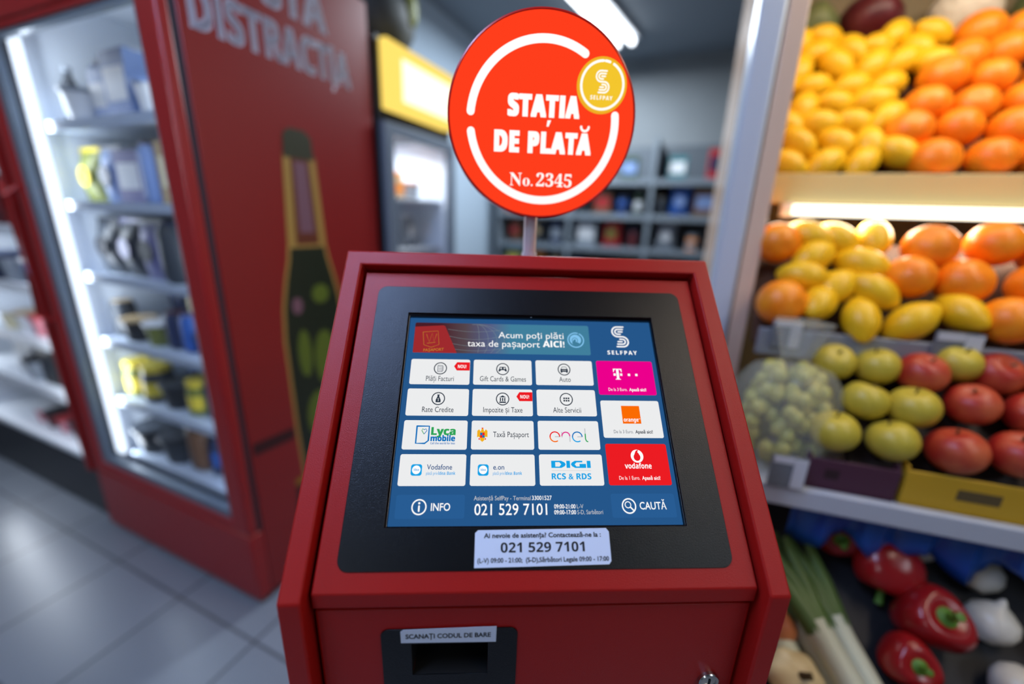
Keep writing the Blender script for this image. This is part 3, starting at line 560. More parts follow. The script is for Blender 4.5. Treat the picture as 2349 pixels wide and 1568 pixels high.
# ================================================================== neighbouring open fridge with a black base
nb = empty('chilled_cabinet', F(-1.01, 0, 0), FR); tag(nb, 'white lit chilled cabinet on a black base left of the red fridge', 'fridge')
BASE = mat('black_base', '101116', 0.35)
mb = MB(); mb.box(-1.25, 0, 0.03, 0.74, 0.0, 0.27, BASE); mb.build('base', nb, bevel=0.01)
mb = MB(); mb.box(-1.25, 0, 0.70, 0.74, 0.271, 2.0, WHITE); mb.box(-0.025, 0, 0.03, 0.70, 0.271, 2.0, WHITE); mb.box(-1.25, -1.22, 0.03, 0.70, 0.271, 2.0, WHITE); mb.box(-1.22, -0.025, 0.03, 0.70, 1.95, 2.0, WHITE); mb.box(-1.22, -0.025, 0.03, 0.70, 0.271, 0.30, WHITE); mb.build('carcass', nb, bevel=0.004)
NZ = [0.301, 0.56, 0.80, 1.04, 1.28, 1.52]
for z in NZ[1:]:
    mb = MB(); mb.box(-1.215, -0.03, 0.06, 0.69, z - 0.015, z, WHITE); mb.box(-1.215, -0.03, 0.045, 0.06, z - 0.03, z + 0.012, WHITE); mb.build('shelf', nb)
mb = MB(); mb.box(-1.2, -0.05, 0.07, 0.11, 1.925, 1.948, LED); mb.build('light_strip', nb)
mb = MB(); mb.box(-0.03, 0.0, -0.004, 0.03, 0.271, 2.0, FRAME_RED); mb.build('end_trim', nb, label='dark red end trim')

# ================================================================== goods
def bottle_mesh():
    m = MB(); B = bpy.data.materials.new('slot_body'); L = bpy.data.materials.new('slot_label'); Cc = bpy.data.materials.new('slot_cap')
    m.lathe([(0.02, 0), (0.031, 0.003), (0.033, 0.012), (0.033, 0.13), (0.029, 0.152), (0.016, 0.182), (0.0125, 0.19), (0.0125, 0.205)], B, 18)
    m.lathe([(0.0333, 0.045), (0.0336, 0.047), (0.0336, 0.108), (0.0333, 0.11)], L, 18); m.lathe([(0.014, 0.203), (0.0148, 0.205), (0.0148, 0.222), (0.0138, 0.224), (0.0001, 0.224)], Cc, 18); return m.mesh('drink_bottle')
def can_mesh():
    m = MB(); m.lathe([(0.024, 0), (0.031, 0.008), (0.033, 0.02), (0.033, 0.105), (0.0265, 0.118)], bpy.data.materials.new('slot_a'), 18); m.lathe([(0.0265, 0.118), (0.0275, 0.121), (0.025, 0.119), (0.0001, 0.118)], bpy.data.materials.new('slot_b'), 18); return m.mesh('drink_can')
def carton_mesh():
    m = MB(); a = bpy.data.materials.new('slot_a'); b = bpy.data.materials.new('slot_b'); m.box(-0.04, 0.04, -0.03, 0.03, 0, 0.16, a); m.add([(-0.04, -0.03, 0.16), (0.04, -0.03, 0.16), (0.04, 0.03, 0.16), (-0.04, 0.03, 0.16), (-0.04, 0, 0.195), (0.04, 0, 0.195)], [(0, 1, 5, 4), (2, 3, 4, 5), (1, 2, 5), (3, 0, 4)], a)
    m.box(-0.0402, 0.0402, -0.0304, 0.0304, 0.05, 0.12, b); m.lathe([(0.012, 0.172), (0.012, 0.186), (0.0001, 0.187)], b, 12, Matrix.Translation((0.0, -0.012, 0))); return m.mesh('drink_carton')
def box_mesh():
    m = MB(); a = bpy.data.materials.new('slot_a'); b = bpy.data.materials.new('slot_b'); m.box(-0.055, 0.055, -0.03, 0.03, 0, 0.15, a); m.box(-0.045, 0.045, -0.0306, 0.0306, 0.045, 0.115, b); m.box(-0.056, 0.056, -0.012, 0.012, 0.149, 0.151, b); return m.mesh('food_box')
def pouch_mesh():
    m = MB(); a = bpy.data.materials.new('slot_a'); b = bpy.data.materials.new('slot_b')
    vs = []; fs = []; nx, nz = 8, 10
    for sgn in (-1, 1):
        for j in range(nz + 1):
            for i in range(nx + 1):
                u, v = i / nx, j / nz; t = (math.sin(PI * u) ** 0.5) * (math.sin(PI * min(1, v * 0.98 + 0.02)) ** 0.6)
                vs.append(((u - 0.5) * 0.115 * (1 + 0.05 * math.cos(2 * PI * v)), sgn * (0.001 + 0.03 * t), v * 0.17))
    k = (nx + 1) * (nz + 1)
    for s_ in (0, 1):
        for j in range(nz):
            for i in range(nx):
                q = s_ * k + j * (nx + 1) + i; f = (q, q + 1, q + nx + 2, q + nx + 1); fs.append(f if s_ == 0 else f[::-1])
    m.add(vs, fs, a); m.box(-0.0575, 0.0575, -0.002, 0.002, 0.165, 0.182, b); m.plate(circ(0, 0.09, 0.032, 20), [], -0.033, -0.0312, b, Matrix(((1, 0, 0, 0), (0, 0, 1, 0), (0, 1, 0, 0), (0, 0, 0, 1)))); return m.mesh('snack_bag')
def jar_mesh():
    m = MB(); a = bpy.data.materials.new('slot_a'); b = bpy.data.materials.new('slot_b'); m.lathe([(0.034, 0), (0.038, 0.004), (0.038, 0.075), (0.033, 0.088)], a, 18); m.lathe([(0.0345, 0.086), (0.036, 0.088), (0.036, 0.104), (0.035, 0.106), (0.0001, 0.106)], b, 18); m.lathe([(0.0385, 0.02), (0.0386, 0.06)], b, 18); return m.mesh('food_jar')
def tub_mesh():
    m = MB(); a = bpy.data.materials.new('slot_a'); b = bpy.data.materials.new('slot_b'); m.lathe([(0.036, 0), (0.037, 0.003), (0.046, 0.065)], a, 20); m.lathe([(0.049, 0.063), (0.05, 0.066), (0.049, 0.071), (0.0001, 0.072)], b, 20); return m.mesh('dairy_tub')
KIND = dict(bottle=(bottle_mesh(), 'drink_bottle', 'bottle', .036, .225), can=(can_mesh(), 'drink_can', 'can', .036, .122), carton=(carton_mesh(), 'drink_carton', 'carton', .044, .2), box=(box_mesh(), 'food_box', 'box', .06, .15), pouch=(pouch_mesh(), 'snack_bag', 'bag', .062, .182), jar=(jar_mesh(), 'food_jar', 'jar', .042, .107), tub=(tub_mesh(), 'dairy_tub', 'tub', .053, .073))
PAL = {'dark grey': '2A3038', 'black': '121318', 'blue': '2453A0', 'navy': '16264C', 'pale blue': '7B93C2', 'white': 'E2E4E6', 'yellow': 'D8C23A', 'green': '4F8F4A', 'red': 'B02A2C', 'pink': 'D88A94', 'cream': 'E6DCB8', 'brown': '6B4A30', 'orange': 'E58A2C', 'olive': '6E7430', 'lilac': '75739F', 'grey': '8A929C', 'teal': '2C6E76', 'maroon': '5E1C22', 'dark green': '2A4028', 'tan': 'B29A72'}
def pm(c): return mat('pack_' + c.replace(' ', '_'), PAL[c], 0.45)
def shelf_of(Mx, x0, x1, y, z, items, where, group, jitter=0.006, hmax=0.24, side='left'):
    items = [(k, c1, c2, min(s, hmax / KIND[k][4])) for k, c1, c2, s in items]; tot = sum(KIND[k][3] * 2 * s for k, c1, c2, s in items) + .004 * len(items); q = min(1, (x1 - x0) / tot); items = [(k, c1, c2, s * q) for k, c1, c2, s in items]; tot *= q; gap = max(0.002, (x1 - x0 - tot) / max(1, len(items))); x = x0
    for i, (k, c1, c2, s) in enumerate(items):
        me, nm, cat, hw, hh = KIND[k]; s = min(s, hmax / hh); x += hw * s + gap / 2
        mats = [pm(c1), pm(c2)] + ([pm(c2)] if k == 'bottle' else [])
        lab = '%s and %s %s %s, %s from left' % (c1, c2, cat, where, ORD[i]) if c1 != c2 else '%s %s %s, %s from left' % (c1, cat, where, ORD[i])
        put(me, nm, lab, cat, group, Mx @ Matrix.Translation((x, y + random.uniform(-jitter, jitter), z + 0.0005)) @ Matrix.Rotation(random.uniform(-.25, .25) if k in ('bottle', 'can', 'jar', 'tub') else random.uniform(-.06, .06), 4, 'Z') @ Matrix.Scale(s, 4), mats)
        x += hw * s + gap / 2
I = lambda *a: list(a)
FW = ['lowest shelf', 'second lowest shelf', 'third lowest shelf', 'third highest shelf', 'second highest shelf', 'top shelf']
rows = [
 I(('tub', 'black', 'dark grey', 1.3), ('tub', 'dark grey', 'black', 1.3), ('can', 'brown', 'tan', 1.3), ('bottle', 'navy', 'blue', .85), ('bottle', 'blue', 'pale blue', .85), ('bottle', 'blue', 'white', .85), ('bottle', 'navy', 'pale blue', .85), ('bottle', 'blue', 'lilac', .85)),
 I(('jar', 'olive', 'yellow', 1.2), ('jar', 'dark grey', 'yellow', 1.2), ('tub', 'black', 'dark grey', 1.2), ('jar', 'olive', 'yellow', 1.1), ('bottle', 'navy', 'navy', .8), ('bottle', 'navy', 'lilac', .8), ('can', 'pale blue', 'grey', 1.3), ('bottle', 'blue', 'pale blue', .8)),
 I(('can', 'dark grey', 'tan', 1.5), ('tub', 'black', 'tan', 1.4), ('tub', 'olive', 'white', 1.4), ('can', 'navy', 'maroon', 1.3), ('can', 'blue', 'lilac', 1.3), ('tub', 'black', 'black', 1.3), ('can', 'cream', 'pink', 1.4), ('can', 'navy', 'blue', 1.4)),
 I(('pouch', 'dark grey', 'black', 1.2), ('pouch', 'dark grey', 'lilac', 1.2), ('pouch', 'lilac', 'dark grey', 1.1), ('can', 'dark grey', 'navy', 1.3), ('bottle', 'green', 'olive', .9), ('bottle', 'green', 'grey', .9), ('can', 'navy', 'lilac', 1.3)),
 I(('pouch', 'olive', 'yellow', 1.1), ('pouch', 'pale blue', 'navy', 1.1), ('box', 'lilac', 'white', 1.0), ('can', 'pale blue', 'maroon', 1.4), ('box', 'tan', 'cream', 1.1), ('pouch', 'cream', 'white', 1.1)),
 I(('bottle', 'dark grey', 'grey', .85), ('tub', 'white', 'grey', 1.3), ('carton', 'pale blue', 'white', .95), ('box', 'pale blue', 'white', 1.1), ('tub', 'white', 'pale blue', 1.2), ('carton', 'cream', 'yellow', .95), ('carton', 'cream', 'tan', .95))]
for z, it, wh in zip(SHZ, rows, FW): shelf_of(MF, -0.915, -0.06, 0.18, z, [(k, c1, c2, s * 1.3) for k, c1, c2, s in it], 'in red fridge, ' + wh + ', front row', 'goods in the red fridge', hmax=0.215)
for z, it, wh in zip(SHZ, rows, FW):
    it = it[::-1]; shelf_of(MF, -0.90, -0.06, 0.40, z, [(k, c1, c2, s * 1.3) for k, c1, c2, s in it[:6]], 'in red fridge, ' + wh + ', back row', 'goods in the red fridge', hmax=0.215)
MN = Matrix.Translation(F(-1.01, 0, 0)) @ Matrix.Rotation(FR, 4, 'Z')
nrows = [I(('tub', 'pink', 'white', 1.4), ('tub', 'maroon', 'black', 1.4), ('tub', 'pink', 'red', 1.3), ('tub', 'black', 'dark grey', 1.4), ('tub', 'red', 'white', 1.3), ('tub', 'white', 'grey', 1.4)),
 I(('can', 'white', 'grey', 1.3), ('tub', 'grey', 'black', 1.4), ('box', 'black', 'dark grey', 1.1), ('pouch', 'black', 'brown', 1.05), ('box', 'dark grey', 'brown', 1.1)),
 I(('tub', 'cream', 'white', 1.3), ('tub', 'white', 'tan', 1.4), ('tub', 'pink', 'red', 1.4), ('tub', 'red', 'pink', 1.3), ('tub', 'navy', 'grey', 1.4)),
 I(('tub', 'navy', 'pale blue', 1.4), ('tub', 'grey', 'navy', 1.4), ('tub', 'pale blue', 'white', 1.3), ('can', 'red', 'white', 1.3)),
 I(('can', 'grey', 'red', 1.3), ('box', 'maroon', 'red', 1.1), ('can', 'red', 'white', 1.3), ('box', 'grey', 'maroon', 1.1))]
for z, it, wh in zip(NZ, nrows, FW): shelf_of(MN, -0.75, -0.05, 0.13, z, [(k, c1, c2, s * 1.25) for k, c1, c2, s in it], 'in white chilled cabinet, ' + wh, 'goods in the chilled cabinet')

# ================================================================== cooler with a yellow lit header behind the red fridge
XK = MF @ Matrix.Translation((0, 0.775, 0)) @ Matrix.Rotation(PI / 2, 4, 'Z')      # x along the aisle wall, y into the cooler, front at y=0
ck = empty('drinks_cooler'); ck.matrix_world = XK; tag(ck, 'black drinks cooler with a glowing yellow header behind the red fridge', 'fridge')
CB = mat('cooler_black', '15161A', 0.4); CG = mat('cooler_grey', '6C7886', 0.45)
mb = MB(); W2 = 0.56
mb.box(0, 0.03, 0.0, 0.46, 0.0, 2.06, CB); mb.box(W2 - 0.03, W2, 0.0, 0.46, 0.0, 2.06, CB); mb.box(0.03, W2 - 0.03, 0.43, 0.46, 0.0, 2.06, CB); mb.box(0.03, W2 - 0.03, 0.0, 0.43, 0, 0.2, CB); mb.box(0.03, W2 - 0.03, 0.0, 0.43, 1.75, 1.80, CB); mb.box(0.03, W2 - 0.03, 0.03, 0.43, 2.03, 2.06, CB); mb.build('cabinet', ck, bevel=0.004)
mb = MB(); mb.box(0.035, W2 - 0.005, -0.03, 0.028, 1.805, 2.055, emit('cooler_header_yellow', 'E8C860', 1.4)); hd = mb.build('lit_header', ck, bevel=0.004, label='glowing yellow header')
mb = MB(); mb.box(0.13, W2 - 0.02, -0.033, -0.0305, 1.845, 2.005, emit('cooler_header_white', 'FFF6D8', 1.5)); mb.build('header_panel', hd, label='bright cream panel')
mb = MB(); mb.plate(rect(0, W2, 0.2, 1.75), [rect(0.06, W2 - 0.06, 0.26, 1.70)], 0.001, 0.03, CG, XFd); dr_ = mb.build('door_frame', ck, bevel=0.004)
mb = MB(); mb.box(0.06, W2 - 0.06, -0.018, -0.014, 0.26, 1.70, glass('cooler_glass', 0.05)); mb.build('glass_pane', dr_)
mb = MB(); mb.box(0.03, 0.035, 0.01, 0.42, 0.2, 1.75, LINER); mb.box(W2 - 0.035, W2 - 0.03, 0.01, 0.42, 0.2, 1.75, LINER); mb.box(0.035, W2 - 0.035, 0.42, 0.428, 0.2, 1.75, LINER); mb.build('liner', ck)
mb = MB(); mb.box(0.05, 0.075, 0.02, 0.035, 0.3, 1.7, LED); mb.build('light_strip', ck)
CZ = [0.62, 0.92, 1.22, 1.46]
for z in CZ:
    mb = MB(); mb.box(0.036, W2 - 0.036, 0.04, 0.41, z - 0.01, z, WHITE); mb.build('shelf', ck)
crow = [I(('bottle', 'dark grey', 'navy', 1), ('bottle', 'navy', 'grey', 1), ('bottle', 'dark grey', 'black', 1)), I(('bottle', 'navy', 'grey', 1), ('bottle', 'dark grey', 'navy', 1), ('bottle', 'navy', 'pale blue', 1), ('bottle', 'grey', 'dark grey', 1)), I(('pouch', 'white', 'pale blue', .9), ('pouch', 'grey', 'white', .9)), I(('tub', 'orange', 'tan', 1.9), ('jar', 'tan', 'orange', 1.8), ('tub', 'grey', 'orange', 1.8))]
for z, it, wh in zip(CZ, crow, ('lowest shelf', 'second shelf', 'third shelf', 'top shelf')): shelf_of(XK, 0.10, 0.46, 0.15, z, it, 'in black drinks cooler, ' + wh, 'goods in the drinks cooler')
# load on top of the cooler
tb = empty('storage_bag'); tb.matrix_world = XK @ Matrix.Translation((0.26, 0.2, 2.061)); tag(tb, 'bulging dark grey bag lying on top of the black drinks cooler', 'bag')
mb = MB(); mb.blob(lambda a, b: Vector((0.20 * math.cos(a) * math.sin(b) * (1 + .06 * math.sin(3 * a)), 0.16 * math.sin(a) * math.sin(b), 0.16 + 0.16 * math.cos(b) * (1 + .05 * math.sin(4 * a)))), mat('dark_bag', '3A3F40', 0.6, vary=(9, '4B5050')), 24, 14); mb.build('body', tb)
mb = MB(); mb.blob(lambda a, b: Vector((0.04 * math.cos(a) * math.sin(b) + .06, -0.152 + .02 * math.sin(a) * math.sin(b), 0.20 + 0.07 * math.cos(b))), mat('bag_patch', '7C8430', 0.5), 16, 10); mb.build('patch', tb, label='olive yellow patch')

# ================================================================== shelving along the back wall
MBK = MF @ Matrix.Translation((-0.40, 2.80, 0))
bu = empty('wall_shelving'); bu.matrix_world = MBK; tag(bu, 'long grey grocery shelving along the back wall behind the round sign', 'shelving')
SG = mat('shelving_grey', '7B858E', 0.5)
mb = MB(); mb.box(0, 2.6, 0.40, 0.43, 0, 2.0, mat('shelving_back', '5A626A', 0.6)); mb.build('back_panel', bu)
for x in (0.0, 0.66, 1.30, 1.94, 2.58):
    mb = MB(); mb.box(x - 0.015, x + 0.015, 0.0, 0.40, 0, 2.0, SG); mb.build('upright', bu)
BZ = [0.92, 1.18, 1.44, 1.70]
for z in BZ:
    mb = MB(); mb.box(0.016, 2.56, 0.01, 0.39, z - 0.02, z, SG); mb.box(0.016, 2.56, -0.005, 0.01, z - 0.035, z + 0.01, SG); mb.build('shelf', bu)
cols = ['navy', 'dark grey', 'red', 'maroon', 'dark green', 'olive', 'teal', 'brown', 'grey', 'orange', 'tan', 'black', 'blue', 'navy', 'dark grey', 'dark green']
accs = ['white', 'red', 'tan', 'yellow', 'grey', 'navy', 'black', 'pale blue', 'maroon', 'olive']
bays = [(0.03, 0.63), (0.69, 1.27), (1.33, 1.91), (1.97, 2.53)]; bayn = ['leftmost bay', 'second bay', 'third bay', 'rightmost bay']
for z, wh in zip(BZ, ('lowest', 'second', 'third', 'top')):
    for (x0, x1), bn in zip(bays, bayn):
        it = []; room = x1 - x0 - 0.03
        while True:
            k = random.choice(['box', 'pouch', 'jar', 'can', 'carton', 'pouch', 'box', 'bottle']); s = random.uniform(1.15, 1.45); wdt = KIND[k][3] * 2 * s + 0.006
            if room - wdt < 0: break
            room -= wdt; it.append((k, random.choice(cols), random.choice(accs), s))
        if wh == 'top' : it = it[::2]
        shelf_of(MBK, x0, x1, 0.10, z, it, 'on back shelving, %s shelf, %s' % (wh, bn), 'goods on the back shelving', 0.01, 0.225)

# ================================================================== produce stand
ps = empty('produce_stand', O, SR); tag(ps, 'stepped fruit and vegetable stand with warm lit shelves and a white post', 'stand')
POST = mat('post_white', 'C9D2DE', 0.35); SIDE = mat('side_panel_gloss', 'E2C6B0', 0.16)
mb = MB(); mb.box(0, 0.055, -0.03, 0.05, 0, 2.35, POST); mb.build('post', ps, bevel=0.006)
mb = MB(); mb.box(0.06, 0.10, -0.025, 0.70, 0, 2.35, SIDE); mb.build('side_panel', ps, bevel=0.002)
mb = MB(); mb.box(0.101, 1.6, 0.70, 0.73, 0.0, 2.3, mat('stand_back', '8C7B5C', 0.6)); mb.build('back_panel', ps)
SLAT = mat('tray_dark_wood', '4A2A16', 0.6); RAIL = mat('rail_grey', '8E939C', 0.35, 0.3); LEDGE = mat('ledge_white', 'B9BFCA', 0.4); BEIGE = mat('valance_beige', 'CDBB84', 0.5)
def tray(v0, z0, tilt, length, u0, u1, m=SLAT):
    X = Matrix.Translation((0, v0, z0)) @ Matrix.Rotation(tilt, 4, 'X'); b = MB(); b.box(u0, u1, 0, length, -0.02, 0, m, X); return b.build('tray', ps)
T50 = math.radians(50); T45 = math.radians(45); T30 = math.radians(30)
tray(0.139, 1.475, T50, 0.60, 0.102, 1.6); tray(-0.115, 1.11, T50, 0.31, 0.102, 1.6); tray(-0.284, 0.896, T45, 0.27, 0.29, 1.6, mat('tray_dark', '22120C', 0.6)); tray(-0.56, 0.43, T30, 0.52, 0.102, 1.6, mat('tray_black', '15151A', 0.6))
mb = MB(); mb.box(0.102, 1.6, 0.085, 0.10, 1.445, 1.52, BEIGE); mb.build('valance', ps, bevel=0.003)
mb = MB(); mb.box(0.102, 1.6, -0.148, -0.132, 1.085, 1.15, RAIL); mb.build('rail', ps, bevel=0.003)
mb = MB(); mb.box(0.075, 1.6, -0.325, -0.10, 0.81, 0.845, LEDGE); mb.box(0.075, 1.6, -0.345, -0.325, 0.806, 0.852, LEDGE); mb.build('ledge', ps, bevel=0.003)
mb = MB(); mb.box(0.102, 1.6, -0.58, -0.562, 0.36, 0.45, RAIL); mb.build('rail', ps, bevel=0.003)
mb = MB(); mb.box(0.102, 1.6, -0.56, 0.69, 0.02, 0.36, mat('stand_base', '3A3A40', 0.6)); mb.build('base', ps)
mb = MB(); mb.tube([(0.17, 0.066, 1.428), (0.70, 0.066, 1.428)], 0.014, emit('warm_tube', 'FFF4DC', 3.0), 14); mb.build('tube_lamp', ps)
for x in (0.15, 0.70):
    mb = MB(); mb.box(x, x + 0.02, 0.05, 0.084, 1.41, 1.445, WHITE); mb.build('lamp_holder', ps)
mb = MB(); mb.box(0.102, 1.6, 0.50, 0.69, 1.93, 1.95, BEIGE); mb.build('top_shelf', ps)
mb = MB(); mb.box(0.102, 1.6, -0.12, 0.5, 2.28, 2.32, WHITE); mb.build('canopy', ps)
mb = MB(); mb.tube([(0.16, -0.06, 2.25), (1.1, -0.06, 2.25)], 0.014, MATS['warm_tube'], 14); mb.build('tube_lamp', ps)

# fruit meshes, unit = metres
def fruit_mat(name, a, b, rough=0.38, sc=22, bump=(260, .25, .002)): return mat(name, a, rough, vary=(sc, b), bump=bump)
LEM = fruit_mat('lemon_skin', 'EDB80E', 'F4C824'); ORA = fruit_mat('orange_skin', 'F8840A', 'FB9A1C'); YAP = fruit_mat('yellow_apple_skin', 'C9B440', 'B9AA38', sc=14, bump=None); RAP = fruit_mat('red_apple_skin', 'A8281E', 'C4603A', sc=16, bump=None)
STEM = mat('stem_brown', '4A3A1C', 0.7); GST = mat('stem_green', '4E7A22', 0.5)
def lemon_mesh():
    m = MB()
    def fn(a, b):
        x = math.cos(b); r = 0.031 * math.sin(b) ** 0.9; L = 0.041 + 0.008 * abs(x) ** 8
        return Vector((L * x, r * math.cos(a), r * math.sin(a)))
    m.blob(fn, LEM, 20, 16); return m.mesh('lemon')
def orange_mesh():
    m = MB(); m.blob(lambda a, b: Vector((0.047 * math.sin(b) * math.cos(a), 0.047 * math.sin(b) * math.sin(a), 0.045 * math.cos(b) - 0.004 * math.exp(-(b / .22) ** 2))), ORA, 22, 14); return m.mesh('orange')
def apple_mesh(mt, r=0.038):
    m = MB()
    def fn(a, b):
        k = 1 + 0.10 * math.cos(b) - 0.25 * math.exp(-(b / .35) ** 2) - 0.16 * math.exp(-((PI - b) / .3) ** 2)
        return Vector((r * k * math.sin(b) * math.cos(a) * 1.05, r * k * math.sin(b) * math.sin(a) * 1.05, r * k * math.cos(b)))
    m.blob(fn, mt, 22, 16); return m.mesh('apple')
ms = MB(); ms.tube([(0, 0, 0.025), (0.002, 0, 0.034), (0.005, 0, 0.043)], [0.0018, 0.0016, 0.0022], STEM, 8); STEMM = ms.mesh('stem')
LM, OM, YM, RM = lemon_mesh(), orange_mesh(), apple_mesh(YAP), apple_mesh(RAP, .04)
def rr_(): return Matrix.Rotation(random.uniform(0, 6.28), 4, 'Z') @ Matrix.Rotation(random.uniform(-.9, .9), 4, 'X') @ Matrix.Rotation(random.uniform(-.6, .6), 4, 'Y')
SPEC = dict(l=(LM, 'lemon', 1.22, 0, .039, 'lemon'), o=(OM, 'orange', 1.12, 0, .053, 'orange'), y=(YM, 'apple', 1.08, 1, .042, 'yellow-green apple'), r=(RM, 'apple', 1.10, 1, .045, 'red apple'))
def pile(v0, z0, tilt, kinds, s1, u0, u1, pick, where):
    X = MS @ Matrix.Translation((0, v0, z0)) @ Matrix.Rotation(tilt, 4, 'X'); done_ = []
    N_ = {}
    for kind, pitch, rowh, s0 in kinds:
        me, nm, sc0, st, rad, ad = SPEC[kind]; r = 0; s = s0; row_ = 0
        while s <= s1:
            u = u0 + (pitch / 2 if r % 2 else 0); i = 0
            while u <= u1:
                ju, js = u + random.uniform(-.010, .010), s + random.uniform(-.009, .009)
                if pick(u, s) == kind and all((ju - a) ** 2 + (js - b) ** 2 > (.86 * (rad + c)) ** 2 for a, b, c in done_):
                    done_.append((ju, js, rad)); sc = sc0 * random.uniform(.94, 1.05)
                    if kind == 'l': rot = Matrix.Rotation(random.uniform(-1.1, 1.1), 4, 'Z') @ Matrix.Rotation(random.uniform(-.4, .4), 4, 'Y') @ Matrix.Rotation(PI / 2 if random.random() < .3 else 0, 4, 'Z')
                    elif kind == 'o': rot = rr_()
                    else: rot = Matrix.Rotation(-tilt + random.uniform(-.2, .7), 4, 'X') @ Matrix.Rotation(random.uniform(-.5, .5), 4, 'Y')
                    o = put(me, nm, '%s %s, %s row from the front, %s from left' % (ad, where, ORD[row_], ORD[i]), nm, {'l': 'lemons', 'o': 'oranges', 'y': 'yellow apples', 'r': 'red apples'}[kind] + ' ' + where, X @ Matrix.Translation((ju, js, rad + .001 + random.uniform(0, .012))) @ rot @ Matrix.Scale(sc, 4)); i += 1
                    if st:
                        c = bpy.data.objects.new('stem', STEMM); COL.objects.link(c); c.parent = o
                u += pitch
            s += rowh; r += 1; row_ += 1 if i else 0
    n = {}
    for tries in range(1500):
        ju, js = random.uniform(u0, u1), random.uniform(kinds[0][3], s1); kind = pick(ju, js)
        if not kind or n.get(kind, 0) >= 14: continue
        me, nm, sc0, st, rad, ad = SPEC[kind]
        if all((ju - a) ** 2 + (js - b) ** 2 > (.76 * (rad + c)) ** 2 for a, b, c in done_):
            done_.append((ju, js, rad)); i = n.get(kind, 0); n[kind] = i + 1
            o = put(me, nm, '%s filling a gap %s, %s found from the post' % (ad, where, ORD[i]), nm, {'l': 'lemons', 'o': 'oranges', 'y': 'yellow apples', 'r': 'red apples'}[kind] + ' ' + where, X @ Matrix.Translation((ju, js, rad + .016)) @ (rr_() if kind in 'lo' else Matrix.Rotation(-tilt + .4, 4, 'X')) @ Matrix.Scale(sc0 * .97, 4))
            if st:
                c = bpy.data.objects.new('stem', STEMM); COL.objects.link(c); c.parent = o
def pick1(u, s):
    lim = .545 if s > .42 else .50 if s > .3 else .40 if s > .15 else .46
    return 'l' if u < lim else 'o'
pile(0.139, 1.475, T50, (('o', .108, .096, .06), ('l', .088, .078, .05)), 0.57, 0.155, 1.0, pick1, 'on the upper fruit shelf')
def pick2(u, s):
    if u < .185: return 'o'
    if u < (.53 if s < .12 else .38): return 'l'
    return 'o'
pile(-0.115, 1.12, T50, (('o', .108, .096, .06), ('l', .088, .078, .05)), 0.29, 0.135, 0.95, pick2, 'on the middle fruit shelf')
def pick3(u, s):
    if u < .25: return None
    if u < .40: return 'y'
    if s > .22: return 'y' if u < .52 else 'r'
    return 'r'
pile(-0.284, 0.896, T45, (('y', .090, .082, .05), ('r', .098, .088, .055)), 0.25, 0.255, 0.9, pick3, 'on the lower ledge')

# cartons in front of the apples
def carton(u0, u1, m, label, hgt):
    t = empty('fruit_carton'); t.matrix_world = MS @ Matrix.Translation((u0, -0.318, 0.846)); tag(t, label, 'box')
    W_ = u1 - u0; b = MB(); b.box(0, W_, 0, 0.006, 0, hgt, m); b.build('front_panel', t, bevel=0.002)
    b = MB(); b.box(0, 0.006, 0.0065, 0.026, 0, hgt * 1.1, m); b.build('side_panel', t, bevel=0.002)
    b = MB(); b.box(W_ - 0.006, W_, 0.0065, 0.026, 0, hgt * 1.1, m); b.build('side_panel', t, bevel=0.002)
    b = MB(); b.box(W_ * .2, W_ * .36, -0.0006, 0, hgt * .4, hgt * .7, mat('carton_print_' + m.name, '5A4A28' if 'yellow' in m.name else '2A1018', .6)); b.build('print_band', t)
    return t
carton(0.20, 0.362, mat('carton_purple', '4A2438', 0.6), 'dark purple cardboard carton of yellow apples on the white ledge', 0.072)
carton(0.37, 0.80, mat('carton_yellow', 'C49A1E', 0.55), 'yellow cardboard carton of red apples on the white ledge', 0.078)

# bag of pale green grapes on the ledge beside the post
gb = empty('grape_bag'); gb.matrix_world = MS @ Matrix.Translation((0.165, -0.215, 0.847)) @ Matrix.Scale(1.12, 4) ; tag(gb, 'knotted clear plastic bag of pale green grapes beside the white post', 'bag')
GR = mat('grape_skin', 'B3B050', 0.4, vary=(30, 'C6BC62')); mb = MB()
for k in range(150):
    a = random.uniform(0, 2 * PI); zz = random.uniform(0.02, 0.205); R = 0.082 * math.sqrt(max(0.05, 1 - ((zz - 0.085) / 0.135) ** 2)) * random.uniform(.55, .97)
    mb.blob(lambda p, q, c=Vector((R * math.cos(a), R * .8 * math.sin(a), zz)): c + Vector((.015 * math.sin(q) * math.cos(p), .015 * math.sin(q) * math.sin(p), .017 * math.cos(q))), GR, 8, 6)
o = mb.build('grapes', gb); o['kind'] = 'stuff'
mb = MB()
def bagfn(a, b):
    t = 1 - b / PI; z = 0.003 + 0.30 * (1 - math.cos(t * PI)) / 2; R = (0.100 * max(0, 1 - ((z - .09) / .15) ** 2) ** .5 if z < .215 else 0.02 + 0.03 * ((z - .215) / .085)) ; R = max(R, 0.022 if z > .03 else 0.05)
    w = 1 + 0.08 * math.sin(5 * a + 9 * z) + .05 * math.sin(9 * a - 20 * z)
    if b < 1e-6 or b > PI - 1e-6: R = 0.001
    return Vector((R * math.cos(a) * w, R * .85 * math.sin(a) * w, z))
FILM = mat('clear_film', 'DDE4D8', 0.2, alpha=0.20); mb.blob(bagfn, FILM, 40, 26); mb.build('film', gb, label='clear crinkled film')

